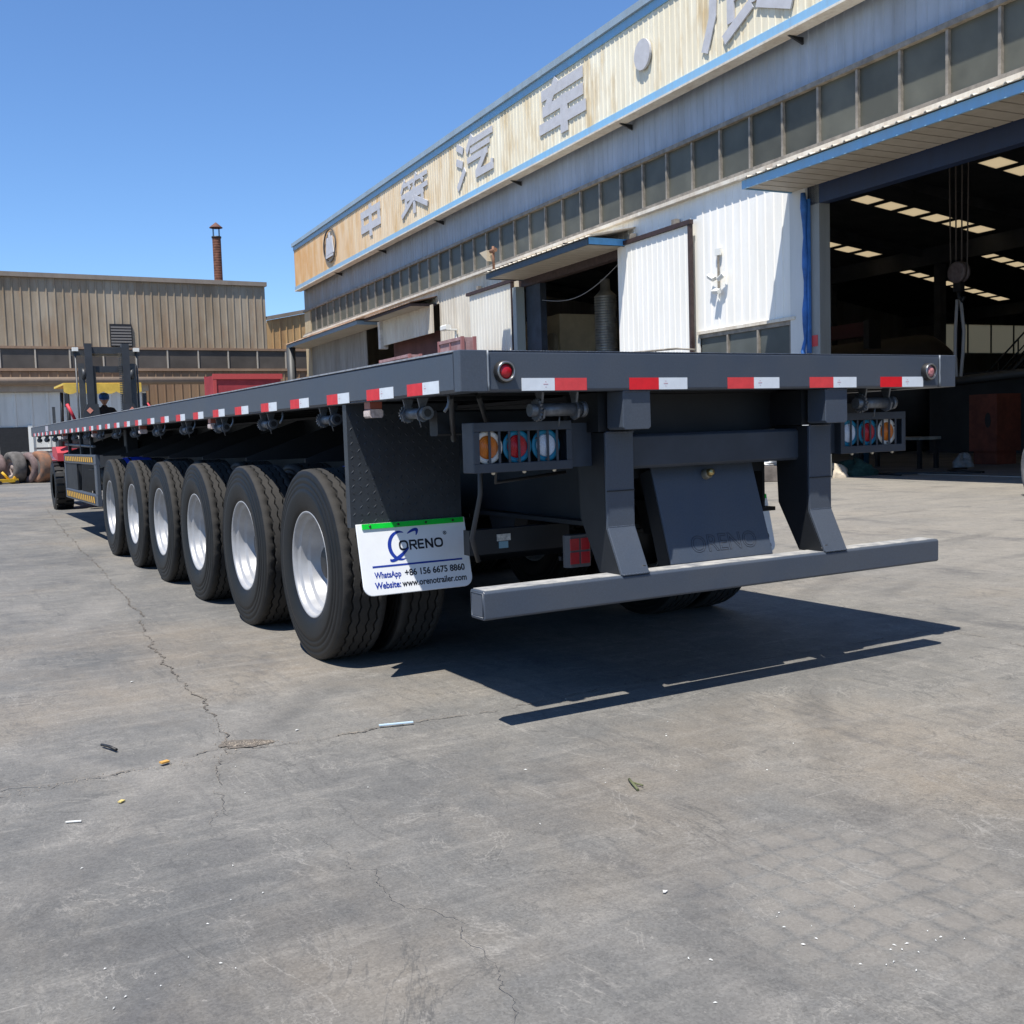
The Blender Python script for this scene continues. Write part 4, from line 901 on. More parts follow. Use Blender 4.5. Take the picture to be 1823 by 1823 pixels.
st_ = thing('steel_stair', 'thin dark steel stair and handrails deep inside the big doorway', 'stair', hp(13.5, 19, 0), HR, obj_scale=KS)
for s in (-1, 1):
    m = MB(); m.tube([(-3.0, s*.5, .1), (1.6, s*.5, 4.0)], .09, 6); m.build('stringer', BLACK, st_)
    m = MB(); m.tube([(-3.0, s*.5, 1.1), (1.6, s*.5, 5.0)], .035, 6); m.tube([(-3, s*.5, .6), (1.6, s*.5, 4.5)], .025, 6)
    for k in range(6): m.tube([(-3+.92*k, s*.5, .1+.78*k), (-3+.92*k, s*.5, 1.1+.78*k)], .03, 6)
    m.build('handrail', BLACK, st_)
for k in range(16): MB().box(-3+.28*k, -2.76+.28*k, -.5, .5, .2+.24*k, .23+.24*k).build('tread', BLACK, st_)
MB().box(1.6, 5.5, -.6, .6, 3.85, 4.0).build('landing', BLACK, st_)
mc = thing('steel_machine', 'large dark machine with a horizontal pipe at the right of the doorway', 'machine', hp(13.0, 16.8, 0), HR, obj_scale=KS)
MB().box(-1.6, 3.5, -1.2, 1.2, -.18, 2.9).build('body', pm('machine_dark', (.012, .012, .014), .6, 0, var=.3, vscale=1), mc)
m = MB(); m.tube([(-1.5, -1.45, 2.55), (3.4, -1.45, 2.75)], .16, 12); m.build('pipe', pm('pipe_grey', (.09, .09, .095), .5, .3), mc)
bn = thing('work_bench', 'low dark work bench behind the beige sack at the edge of the bay', 'bench', hp(6.2, 5.2, 0), HR, obj_scale=KS)
MB().box(-1.2, 1.2, -.4, .4, .62, .7).build('top', FRAME, bn)
for a in (-1, 1):
    for b in (-1, 1): MB().box(a*1.1-.05, a*1.1+.05, b*.32-.05, b*.32+.05, -.185, .62).build('leg', BLACK, bn)
for k, (uu, oo, cc, ll) in enumerate(((8.3, 6.0, (.03, .12, .2), 'dim blue gas bottle beside the work bench'), (8.75, 6.1, (.12, .12, .12), 'dim grey gas bottle right behind the blue one'))):
    gb = thing('gas_bottle', ll, 'gas bottle', hp(uu, oo, 0), HR, 'gas bottles in the bay', obj_scale=KS)
    m = MB(); m.lathe([(-.18, .0005), (-.18, .12), (1.15, .12), (1.3, .07), (1.34, .035), (1.34, .0005)], 'z', 18); m.build('cylinder', pm('bottle%d' % k, cc, .5), gb)
    m = MB(); m.lathe([(1.34, .03), (1.42, .03), (1.42, .0005)], 'z', 10); m.build('valve', BRASS, gb)
hz = MB(); hz.tube([hp(3.0+.9*math.sin(k*.55), 1.7+.22*k+.3*math.cos(k*.8), -.16) for k in range(16)], .03, 6); tag(hz.build('air_line', BLACK), 'black hose lying in loops across the dark bay floor', 'hose')
tk = thing('storage_tank', 'grey green square tank with round hatches and pipes inside the middle doorway', 'tank', hp(23.0, 3.6, 0), HR, obj_scale=KS)
MB().box(-1.8, 1.3, -.9, 1.2, -.18, 5.9).build('body', pm('tank_khaki', (.46, .43, .33), .7, 0, var=.15, vscale=1), tk)
MB().box(-1.84, 1.34, -.94, 1.24, 3.7, 3.8).build('seam', pm('tank_seam', (.12, .115, .1), .7), tk)
for x, z, r in ((.75, 4.75, .42), (.75, 3.1, .4)):
    m = MB(); m.lathe([(-.9, r), (-1.05, r), (-1.08, r*.92), (-1.08, .0005)], 'y', 28, cen=(x, 0, z)); m.build('hatch', pm('hatch_khaki', (.24, .23, .19), .6), tk)
for x, z in ((-.55, 5.6), (-1.0, 3.7)):
    m = MB(); m.tube([(x, -1.02, .1), (x, -1.02, z), (x, -.9, z+.05)], .07, 10); m.build('pipe', pm('pipe_khaki', (.33, .31, .25), .5), tk)
sp = thing('spiral_duct', 'ribbed grey spiral duct standing inside the middle doorway', 'duct', hp(18.9, 3.2, 0), HR, obj_scale=KS)
pr = []
for k in range(64): z = -.15+k*.1; pr += [(z, .42), (z+.085, .42), (z+.09, .445), (z+.097, .445)]
m = MB(); m.lathe(pr, 'z', 28); m.build('duct', pm('galvanised', (.3, .32, .33), .4, .5, var=.2, vscale=3), sp)
m = MB(); m.lathe([(6.25, .43), (6.5, .2), (6.9, .18)], 'z', 20); m.build('cone', MATS['galvanised'], sp)
cbx = MB(); cbx.tube([Vector((-12.6, .1, 6.55)).lerp(Vector((-18.2, .1, 5.95)), t/14) + Vector((0, 0, -.5*math.sin(math.pi*t/14))) for t in range(15)], .011, 6)
o = cbx.build('sagging_cable', pm('cable_grey', (.25, .25, .25), .5), None); o.location = (13.240, 9.403, .164); o.rotation_euler = (0, 0, HR); o.scale = (KS,)*3; tag(o, 'slack grey cable drooping across the top of the middle doorway', 'cable')
lampc = thing('wall_lamp_cluster', 'small cluster of white floodlights and boxes on the white wall', 'lamp', hp(7.45, -.05, 1.5), HR, obj_scale=KS*.72)
GW = pm('lamp_white', (.7, .7, .66), .5); 
MB().box(-.16, .16, -.1, -.02, 6.0, 6.25).build('junction_box', GW, lampc); MB().box(-.03, .03, -.09, -.02, 4.75, 6.0).build('conduit', FRAME, lampc)
for (x, z, a) in ((-.2, 5.3, .5), (.32, 5.25, -.4), (.05, 4.75, .1)):
    m = MB(); m.bbox(-.18, .18, -.32, -.12, -.08, .08, .02); m.xf(Matrix.Translation((x, 0, z)) @ Matrix.Rotation(a, 4, 'Y') @ Matrix.Rotation(.5, 4, 'X')); m.build('floodlight', GW, lampc)
cc = thing('security_camera', 'white security camera on a bracket beside the pink crate', 'camera', hp(25.9, -.05, 0), HR, obj_scale=KS)
m = MB(); m.box(-.12, .12, -.35, -.03, 5.6, 5.68); m.bbox(-.55, .1, -.55, -.3, 5.62, 5.85, .04); m.tube([(.0, -.05, 5.6), (.0, -.05, 4.4)], .05, 8); m.build('bracket', GW, cc)
m = MB(); m.lathe([(-.56, .1), (-.62, .1), (-.62, .0005)], 'x', 16, cen=(0, -.42, 5.73)); m.build('lens_hood', BLACK, cc)
fd = thing('dish_floodlight', 'rusty floodlight on the far end of the middle canopy', 'lamp', hp(19.3, -1.3, 0), HR, obj_scale=KS)
m = MB(); m.tube([(0, 0, 7.1), (0, 0, 8.0)], .05, 8); m.tube([(-.2, 0, 7.85), (.2, 0, 7.85)], .08, 8); m.build('stem', pm('rust_stem', (.2, .1, .06), .8), fd)
m = MB(); m.prism([(-.25, 7.9), (-.25, 7.5), (-.9, 7.9)], 'y', -.15, .15); m.build('reflector', pm('reflector_tan', (.5, .42, .3), .6), fd)
rl = thing('pipe_railing', 'bent thin pipe railing in front of the white sliding door', 'railing', hp(9.0, -2.2, 0), HR, obj_scale=KS)
m = MB(); m.tube([(-1.9, .0, -.185), (-1.9, 0, 3.18), (-1.2, 0, 3.32), (2.6, -.05, 3.2), (2.9, .3, 3.15), (2.6, .5, 3.0), (2.6, .5, -.185)], .028, 8); m.build('rail', FRAME, rl)
m = MB(); m.tube([(.35, 0, -.185), (.35, 0, 3.3)], .024, 8); m.tube([(1.6, 0, -.185), (1.6, -.02, 3.25)], .02, 8); m.build('post', FRAME, rl)
PINK = pm('pink_crate_paint', (.4, .27, .28), .65, 0, alt=(.25, .14, .14), vscale=2.2)
def crate(name, label, loc, rz, sx, sy, sz):
    t = thing(name, label, 'crate', loc, rz, obj_scale=KS)
    MB().box(-sx/2, sx/2, -sy/2, sy/2, -.08, sz).build('body', PINK, t)
    for a in (-1, 1):
        for b in (-1, 1): MB().box(a*sx/2-.06, a*sx/2+.06, b*sy/2-.06, b*sy/2+.06, GZ, sz+.03).build('corner_post', pm('crate_frame', (.28, .12, .12), .7), t)
    MB().box(-sx/2+.061, sx/2-.061, -sy/2-.05, -sy/2+.02, sz-.1, sz+.02).build('rim', PINK, t); MB().box(-.04, .04, -sy/2-.04, -sy/2-.005, .15, sz-.12).build('batten', MATS['crate_frame'], t)
    return t
crate('steel_crate', 'tall faded pink steel crate standing by the white wall', hp(21.63, -1.9, 0), HR, 2.3, .5, 4.8)
crate('steel_crate', 'lower greyish pink steel crate in front of the dark gap', hp(28.1, -1.9, 0), HR, 3.8, .5, 4.6)
db = thing('scrap_bin', 'low brown bin heaped with white scrap boards beyond the trailer', 'bin', (12.5, 12.95, 0), R(-40))
MB().box(-.75, .75, -.35, .35, .01, .32).build('tray', pm('bin_brown', (.13, .11, .095), .8, 0, var=.3, vscale=5), db)
for k in range(26):
    m = MB(); m.box(-random.uniform(.08, .2), random.uniform(.08, .2), -random.uniform(.04, .12), .1, 0, .015); m.xf(Matrix.Translation((random.uniform(-.6, .6), random.uniform(-.25, .25), .36+random.uniform(0, .28))) @ Matrix.Rotation(random.uniform(-1, 1), 4, 'X') @ Matrix.Rotation(random.uniform(0, 3), 4, 'Z')); m.build('scrap_board', pm('scrap_white', (.72, .72, .7), .7), db)
def lump(name, label, cat, loc, sx, sy, sz, mat, seed):
    rv = random.Random(seed); m = MB(); n, k_ = 22, 8; vs = []
    for j in range(k_+1):
        ph = math.pi/2*j/k_
        for i in range(n):
            t = 2*math.pi*i/n; q = 1+.2*math.sin(2*t+seed)+.14*math.sin(5*t+j*.9)+rv.uniform(-.09, .09)
            vs.append((sx*q*math.cos(t)*math.cos(ph), sy*q*math.sin(t)*math.cos(ph), sz*math.sin(ph)**.7*(1+.3*math.sin(2*t+seed)+.16*math.sin(5*t+2*seed))+rv.uniform(-.012, .012)))
    m.add(vs, [(j*n+i, j*n+(i+1) % n, (j+1)*n+(i+1) % n, (j+1)*n+i) for j in range(k_) for i in range(n)], smooth=True)
    o = m.build(name, mat, None, loc); return tag(o, label, cat)
lump('sack', 'crumpled beige sack lying at the shade line', 'sack', (13.98, 12.75, -.02), .36, .26, .24, pm('sack_beige', (.5, .44, .35), .9, 0, var=.2, vscale=7, bump=.6, bscale=14), 2)
lump('net_bundle', 'dark green net bundle heaped behind the beige sack', 'net', (14.9, 12.95, -.03), .55, .4, .3, pm('net_green', (.02, .06, .045), .9, 0, var=.4, vscale=14, bump=.8, bscale=30), 5)
lump('plastic_bag', 'pale rumpled plastic bag on the dark hall floor', 'bag', (18.84, 13.13, -.02), .22, .18, .28, pm('bag_grey', (.2, .19, .185), .6, 0, var=.3, vscale=9, bump=.6, bscale=14), 9)
# wide worn wheel standing at the right edge
wt = thing('old_tyre_casing', 'big worn grey tyre standing at the far right of the yard', 'tyre', (11.32, 6.05, .43), R(-38))
m = MB(); m.lathe([(-.16, .24), (-.2, .3), (-.21, .37), (-.17, .42), (-.08, .435), (.08, .435), (.17, .42), (.21, .37), (.2, .3), (.16, .24)], 'x', 48); m.build('tyre', pm('worn_rubber', (.14, .14, .138), .85, 0, var=.3, vscale=10, bump=.4, bscale=40), wt)
m = MB(); m.lathe([(-.14, .24), (-.05, .2), (-.05, .0005)], 'x', 32); m.lathe([(.14, .24), (.05, .2), (.05, .0005)], 'x', 32); m.build('rim', pm('worn_rim', (.2, .19, .18), .7), wt)

# ------------------------------------------------------------------ rear workshop building
YB = 63.0
WS = thing('workshop_building', 'wide brown ribbed metal workshop with a dark window band closing the yard', 'building', (0, YB, 0))
def ribs(name, x0, x1, z0, z1, mat, parent, y=0., pitch=.45, top=None):
    pr = []; x = x0
    while x < x1: pr += [(x, y), (x+pitch*.8, y), (x+pitch*.84, y-.05), (x+pitch*.96, y-.05)]; x += pitch
    pr = [p for p in pr if p[0] <= x1] + [(x1, y)]; n = len(pr); zt = top or (lambda x: z1)
    m = MB(); m.add([(a, b, z0) for a, b in pr] + [(a, b, zt(a)) for a, b in pr], [(i, i+1, n+i+1, n+i) for i in range(n-1)]); return m.build(name, mat, parent, fix=False)
def Bx(name, x0, x1, y0, y1, z0, z1, mat, parent=None): return MB().box(x0, x1, y0, y1, z0, z1).build(name, mat, parent or WS)
ribs('upper_wall', -26, 16.95, 6.95, 10.85, BROWN, WS)
Bx('roof_edge', -26, 17.05, -.2, .2, 10.86, 11.12, sheet_mat('roof_edge', (.24, .2, .16), (.17, .13, .1), .5))
Bx('body', -26, 16.9, .06, 26, 0, 10.8, BROWN_LOW)
ribs('side_wall', 16.96, 19.9, 6.95, 9.2, RUSTY, WS, top=lambda x: 8.72+(x-16.95)*.2)
Bx('side_roof_edge', 16.96, 17.5, -.15, .15, 8.85, 8.98, sheet_mat('roof_edge'+'', (.24, .2, .16), (.17, .13, .1), .5))
m = MB(); m.prism([(16.96, 8.75), (20.2, 9.4), (20.2, 9.62), (16.96, 8.97)], 'y', -.2, .2); m.build('side_roof_edge', MATS['roof_edge'], WS)
Bx('side_body', 16.96, 20.2, .06, 12, 0, 8.6, BROWN_LOW)
Bx('window_rail', -26, 19.95, -.12, -.01, 6.8, 6.94, sheet_mat('rail_brown', (.26, .18, .12), (.18, .1, .06), .5))
Bx('window_rail', -26, 19.95, -.12, -.01, 5.52, 5.68, MATS['rail_brown'])
pn = MB().box(0, 1.78, -.03, .0, 5.69, 6.79).mesh('pane', PANE_B); ml = MB().box(-.04, .04, -.1, -.005, 5.69, 6.79).mesh('mullion', sheet_mat('mullion_tan', (.4, .36, .3), (.28, .24, .2), .5)); fixnormals(pn); fixnormals(ml)
for k in range(25): xx = 18.1-1.85*k; link('window_pane', pn, WS, (xx+.035, 0, 0)); link('mullion', ml, WS, (xx, 0, 0))
ribs('lower_wall', -26, 19.95, 0, 5.5, BROWN_LOW, WS, y=-.02, pitch=.5)
ribs('white_wall', -26, 9.1, 0, 4.25, sheet_mat('lower_white', (.68, .68, .64), (.5, .48, .42), .5, rust=(.3, .2, .1), rust_amt=.1), WS, y=-1.2, pitch=.85)
Bx('white_wall_top', -26, 9.2, -1.5, -.3, 4.27, 4.62, sheet_mat('lean_to_roof', (.38, .31, .24), (.26, .2, .15), .5))
Bx('doorway', 1.05, 2.55, -1.285, -1.27, 0, 2.3, BLACK); Bx('door_jamb', 2.56, 2.8, -1.3, -1.27, 0, 2.4, GW)
m = MB(); m.tube([(-26, -1.7, 4.85), (13.8, -1.7, 4.85)], .23, 14); m.build('duct_pipe', sheet_mat('duct_brown', (.26, .2, .15), (.19, .14, .1), .5), WS)
vt = Bx('vent', 7.45, 8.7, -.12, -.01, 6.98, 8.3, BLACK)
for k in range(7): Bx('louvre', 7.5, 8.65, -.16, -.122, 7.03+.17*k, 7.13+.17*k, pm('louvre_grey', (.16, .15, .14), .6), vt)
ch = thing('chimney_stack', 'slim rusty brick-red chimney with a conical cap behind the workshop roof', 'chimney', (14.85, YB+3.0, 0))
pr = [];
for k in range(26): z = 10.0+.165*k; pr += [(z, .27), (z+.15, .27), (z+.155, .267), (z+.16, .267)]
m = MB(); m.lathe(pr, 'z', 20); m.build('flue', pm('flue_brick', (.14, .055, .032), .8, 0, var=.4, vscale=4), ch)
m = MB(); m.lathe([(14.28, .262), (14.28, .31), (14.38, .31), (14.38, .2)], 'z', 20)
for k in range(4): t = k*math.pi/2+.4; m.tube([(.26*math.cos(t), .26*math.sin(t), 14.36), (.26*math.cos(t), .26*math.sin(t), 14.95)], .02, 6)
m.build('cap_posts', BLACK, ch)
m = MB(); m.lathe([(14.93, .42), (14.96, .42), (15.28, .03), (15.3, .0005)], 'z', 20); m.build('cap', pm('cap_rust', (.13, .06, .045), .8), ch)
MB().box(-.3, .3, -.3, .3, 0, 10.0).build('base', BROWN_LOW, ch)
# red tipper body in the middle distance
rb = thing('red_skip', 'open red steel skip body standing far behind the deck', 'skip', (10.4, 45.6, 0))
SK = pm('skip_red', (.3, .03, .04), .6, 0, var=.2, vscale=1.5)
MB().box(-1.55, 1.55, .85, .9, 1.2, 4.2).build('side_panel', SK, rb); MB().box(-1.55, 1.55, -.9, -.85, 1.2, 4.1).build('side_panel', SK, rb)
for s in (-1, 1): MB().box(s*1.5, s*1.55, -.849, .849, 1.2, 4.15).build('end_panel', SK, rb)
MB().box(-1.62, 1.62, -.97, -.91, 3.98, 4.22).build('rim', pm('rim_red', (.42, .06, .06), .5), rb); MB().box(-1.6, -1.45, -.96, -.905, 1.2, 3.97).build('post', MATS['rim_red'], rb); MB().box(-1.5, 1.5, -.85, .85, .01, 1.2).build('base', BLACK, rb)
# worn tyres lying on edge at the left
def worn(x, y, rad, wid, rz, mat, label, rimm=None):
    t = thing('old_tyre_casing', label, 'tyre', (x, y, rad), rz, 'worn tyres standing by the white wall')
    h = wid/2; m = MB(); m.lathe([(-h*.8, rad*.55), (-h, rad*.7), (-h, rad*.85), (-h*.85, rad*.97), (-h*.4, rad), (h*.4, rad), (h*.85, rad*.97), (h, rad*.85), (h, rad*.7), (h*.8, rad*.55)], 'x', 40); m.build('carcass', mat, t)
    if rimm:
        m = MB(); m.lathe([(-h*.8, rad*.55), (-h*.3, rad*.5), (-h*.25, rad*.18), (-h*.5, rad*.16), (-h*.5, .0005)], 'x', 28); m.lathe([(h*.8, rad*.55), (h*.3, rad*.5), (h*.3, .0005)], 'x', 28); m.build('rim', rimm, t)
    else:
        m = MB(); m.lathe([(-h*.8, rad*.55), (0, rad*.62), (h*.8, rad*.55)], 'x', 32); m.build('inner_liner', BLACK, t)
TYG = pm('dusty_tyre', (.1, .092, .085), .9, 0, var=.3, vscale=6); TYO = pm('rusty_orange_tyre', (.25, .11, .055), .9, 0, alt=(.12, .08, .06), vscale=4); TYP = pm('pinkish_tyre', (.15, .105, .1), .9, 0, var=.3, vscale=5)
worn(-.30, 35.2, .53, .42, R(20), TYG, 'dusty grey truck wheel with rim, leftmost large one of the tyre row', pm('dusty_rim', (.3, .24, .22), .7, 0, var=.3, vscale=9))
worn(.1, 35.9, .52, .36, R(18), TYG, 'grey tyre without rim just behind the dusty truck wheel')
worn(.17, 35.0, .51, .3, R(22), TYP, 'pinkish worn tyre, third along the tyre row')
worn(.30, 34.9, .51, .18, R(22), TYG, 'narrow grey tyre between the pinkish and the orange tyre')
worn(.46, 34.7, .53, .4, R(20), TYO, 'rusty orange tyre at the right end of the tyre row')
worn(-.85, 35.6, .5, .4, R(18), TYP, 'reddish tyre cut off by the left edge of the picture', pm('dusty_rim2', (.3, .16, .1), .7))
yj = thing('yellow_jack', 'small yellow trolley jack at the foot of the tyre row', 'jack', (-.62, 34.7, 0), R(20))
YEL = pm('jack_yellow', (.6, .36, .02), .5, 0, var=.15, vscale=10)
m = MB(); m.box(-.35, .35, -.14, .14, .06, .17); m.tube([(.25, 0, .15), (.5, 0, .5)], .05, 8); m.tube([(.1, 0, .15), (-.1, .05, .4)], .04, 8); m.build('frame', YEL, yj)
for s in (-1, 1): m = MB(); m.tube([(-.28, s*.16, .06), (-.28, s*.2, .06)], .06, 12); m.tube([(.28, s*.16, .06), (.28, s*.2, .06)], .06, 12); m.build('wheel', BLACK, yj)
ts = thing('timber_stack', 'low stack of grey timber baulks right of the orange tyre', 'timber', (1.1, 35.6, 0), R(15))
for k in range(5): MB().box(-.5+.04*(k % 2), .7, -.3, .3, .02+.13*k, .11+.13*k).build('baulk', pm('grey_timber', (.26, .23, .2), .9, 0, var=.3, vscale=8), ts)
bt = thing('red_trestle', 'small red and white trestle standing on the timber beside the forklift tyre', 'trestle', (.98, 36.4, 0), R(10))
m = MB(); m.box(-.5, .6, -.2, .2, .6, .72); m.box(-.45, .5, -.15, .15, .2, .3); m.build('base', pm('trestle_red', (.42, .05, .06), .6), bt); m = MB(); m.box(-.5, .5, -.15, .15, 1.1, 1.17); m.box(-.5, .5, -.15, .15, 1.0, 1.04); m.build('top_bar', pm('dark_bar', (.09, .08, .08), .6), bt); MB().box(-.1, .3, -.1, .1, .72, 1.0).build('panel', GW, bt)

# ------------------------------------------------------------------ forklift (faces the camera, at the front end of the trailer)
FK = thing('forklift', 'dark grey forklift with raised mast and yellow fringed canopy behind the front of the trailer', 'forklift', (.07, 17.75, 0))
FG = pm('mast_grey', (.03, .034, .04), .5, 0, var=.2, vscale=4); FR = pm('forklift_red', (.42, .04, .055), .5, 0, var=.1, vscale=3); FS = pm('mast_steel', (.06, .062, .064), .45, .2, var=.2, vscale=8)
for s in (-1, 1):
    m = MB(); m.box(s*.27, s*.345, -.12, .06, .12, 3.12); m.box(s*.345, s*.40, -.12, -.09, .12, 3.12); m.build('inner_rail', FG, FK)
    m = MB(); m.box(s*.41, s*.47, -.06, .12, .1, 2.75); m.box(s*.47, s*.52, -.05, -.02, .1, 2.75); m.build('outer_rail', FS, FK)
    m = MB(); m.tube([(s*.55, .0, .3), (s*.55, .0, 2.98)], .018, 10); m.build('lift_ram', FS, FK)
    m = MB(); m.box(s*.5, s*.6, -.05, .05, 2.98, 3.05); m.build('work_lamp', GW, FK)
    m = MB(); m.lathe([(-.03, .03), (-.03, .11), (.03, .11), (.03, .03)], 'x', 18, cen=(s*.43, -.02, 2.55), closed=True); m.build('chain_sheave', FS, FK)
    m = MB(); m.prism([(s*.2, .35), (s*.2, 1.72), (s*.22, 1.98), (s*.42, 1.98), (s*.50, 1.82), (s*.55, 1.4), (s*.6, .35)], 'y', -.21, -.17); gp = m.build('carriage_plate', FG, FK)
    m = MB(); m.prism([(s*.38-.06, 1.86), (s*.38, 1.80), (s*.38+.06, 1.86), (s*.38, 1.92)], 'y', -.216, -.212); m.build('warning_sticker', pm('sticker_orange', (.62, .24, .17), .5), gp)
    m = MB(); m.box(s*.25, s*.36, -.26, -.215, .55, 1.3); m.box(s*.25, s*.36, -1.35, -.26, .55, .6); m.build('fork', FS, FK)
    m = MB(); m.lathe([(-.15, .24), (-.17, .36), (-.16, .43), (-.12, .455), (.12, .455), (.16, .43), (.17, .36), (.15, .24), (.05, .2), (.05, .0005)], 'x', 40); tf = m.build('front_wheel', RUBBER, FK, (s*.86, .55, .455))
    lg = MB()
    for k in range(22):
        t = 2*math.pi*k/22
        for q in (-1, 1):
            a = MB(); a.box(-.01, .155, -.045, .045, .445, .475); a.xf(Matrix.Rotation(t+q*.07, 4, 'X') @ Matrix.Rotation(q*.0, 4, 'Z') @ Matrix.Scale(q, 4, (1, 0, 0))); lg.add(a.v, a.f)
    lg.build('tread_lugs', RUBBER, tf)
    m = MB(); m.lathe([(-.12, .2), (-.13, .3), (-.1, .33), (.1, .33), (.13, .3), (.12, .2), (.05, .18), (.05, .0005)], 'x', 32); m.build('rear_wheel', RUBBER, FK, (s*.7, 2.5, .33))
    m = MB(); m.tube([(s*.66, .55, 1.2), (s*.64, .75, 2.3)], .035, 8); m.tube([(s*.62, 2.1, 1.2), (s*.6, 1.95, 2.3)], .035, 8); m.build('guard_post', BLACK, FK)
    m = MB(); m.box(s*.68, s*.75, .28, .38, 1.95, 2.2); m.build('headlamp', FG, FK)
    m = MB(); m.prism([(.2, .93), (.2, 1.08), (.4, 1.2), (1.0, 1.2), (1.0, 1.02), (.6, .98)], 'x', s*.7, s*.95); m.build('fender', FR, FK)
    m = MB(); m.tube([(s*.75, .3, 2.0), (s*.85, .3, 1.85), (s*1.0, .32, 1.75)] if s > 0 else [(s*.72, .25, 2.0), (s*.66, .2, 1.85), (s*.6, .2, 1.7)], .03, 6); m.build('red_ribbon', pm('ribbon_red', (.5, .03, .05), .6), FK)
for z, h, y0 in ((2.93, .13, -.05), (2.58, .12, -.03), (.5, .2, -.02)): MB().box(-.288, .288, y0, y0+.05, z, z+h).build('cross_bar', FG, FK)
MB().box(-.62, .62, .07, .1, 2.9, 3.0).build('top_bar', FS, FK)
chn = MB()
for k in range(52):
    z = 1.2+.034*k; chn.box(.2, .262, -.1, -.07, z, z+.018)
chn.build('lift_chain', FS, FK)
m = MB(); m.box(-.27, -.22, -.1, -.06, 1.2, 2.7); m.build('hose_guide', BLACK, FK)
MB().box(-.62, .62, .35, .9, .35, 1.1).build('front_cowl', FG, FK); MB().box(-.62, .62, .901, 2.9, .45, 1.15).build('body', FR, FK); MB().box(-.66, .66, 2.45, 3.0, .4, 1.35).build('counterweight', FG, FK); MB().box(-.3, .3, 1.55, 2.4, 1.15, 1.28).build('seat_base', BLACK, FK); MB().bbox(-.25, .25, 2.02, 2.14, 1.28, 1.75, .04).build('seat_back', BLACK, FK)
# yellow canopy with scalloped fringe
YC = pm('canopy_yellow', (.72, .5, .09), .7, 0, var=.15, vscale=6); m = MB(); m.box(-.72, .72, .6, 2.1, 2.38, 2.42); cnp = m.build('canopy', YC, FK)
pr = [(-.72, 2.41)] + [(-.72+1.44*k/60, 2.25-.045*abs(math.sin(math.pi*k/60*6))) for k in range(61)] + [(.72, 2.41)]
m = MB(); m.prism(pr, 'y', .585, .6); m.build('fringe', YC, cnp)
MB().box(-.4, .4, .6, .75, 1.0, 1.42).build('dash', BLACK, FK); m = MB(); m.lathe([(-.012, .16), (.012, .16), (.012, .185), (-.012, .185)], 'z', 24, closed=True); o = m.build('steering_wheel', BLACK, FK, (-.05, .95, 1.5)); o.rotation_euler = (R(-35), 0, 0)
MB().box(-.68, -.55, .3, .45, 1.4, 1.62).build('green_box', pm('green_box', (.22, .38, .27), .6), FK)
m = MB(); m.tube([(-.95, .2, 1.55), (-.2, .2, 1.58)], .03, 8); m.box(-.99, -.94, .18, .24, 1.45, 1.95); m.build('load_bar', FS, FK)

# driver, seated
def skin_person():
    J = {'pel': (0, 0, 0), 'sp': (0, .01, .16), 'ch': (0, .0, .36), 'nk': (0, -.02, .5), 'nk2': (0, -.035, .56), 'sl': (-.17, -.01, .44), 'sr': (.17, -.01, .44), 'el': (-.27, -.12, .22), 'er': (.27, -.12, .22), 'wl': (-.16, -.34, .2), 'wr': (.17, -.34, .22),
         'hl': (-.1, .0, -.03), 'hr': (.1, .0, -.03), 'kl': (-.14, -.44, .0), 'kr': (.14, -.44, .0), 'al': (-.14, -.5, -.42), 'ar': (.14, -.5, -.42), 'fl': (-.14, -.66, -.47), 'fr': (.14, -.66, -.47)}
    E_ = [('pel', 'sp'), ('sp', 'ch'), ('ch', 'nk'), ('nk', 'nk2'), ('ch', 'sl'), ('ch', 'sr'), ('sl', 'el'), ('sr', 'er'), ('el', 'wl'), ('er', 'wr'), ('pel', 'hl'), ('pel', 'hr'), ('hl', 'kl'), ('hr', 'kr'), ('kl', 'al'), ('kr', 'ar'), ('al', 'fl'), ('ar', 'fr')]
    rad = dict(pel=.15, sp=.14, ch=.15, nk=.065, nk2=.055, sl=.075, sr=.075, el=.05, er=.05, wl=.036, wr=.036, hl=.1, hr=.1, kl=.065, kr=.065, al=.045, ar=.045, fl=.035, fr=.035)
    ks = list(J); me = bpy.data.meshes.new('body'); me.from_pydata([J[k] for k in ks], [(ks.index(a), ks.index(b)) for a, b in E_], [])
    o = bpy.data.objects.new('body', me); col.objects.link(o); o.modifiers.new('sk', 'SKIN'); sd = o.modifiers.new('ss', 'SUBSURF'); sd.levels = 2; sd.render_levels = 2
    for i, k in enumerate(ks): v = me.skin_vertices[0].data[i]; v.radius = (rad[k], rad[k]*.85); v.use_root = k == 'pel'
    out = bpy.data.meshes.new_from_object(o.evaluated_get(bpy.context.evaluated_depsgraph_get())); bpy.data.objects.remove(o)
    out.materials.clear(); out.materials.append(pm('black_workwear', (.012, .013, .017), .85, 0, var=.4, vscale=14, bump=.4, bscale=25))
    for p in out.polygons: p.use_smooth = True
    return out
pp = tag(link('person', skin_person(), None, (.16, 18.95, 1.46)), 'person in a blue cap and black work clothes driving the forklift', 'person')
SKIN = pm('skin', (.33, .19, .13), .55)
m = MB(); n, k_ = 24, 18; vs = []
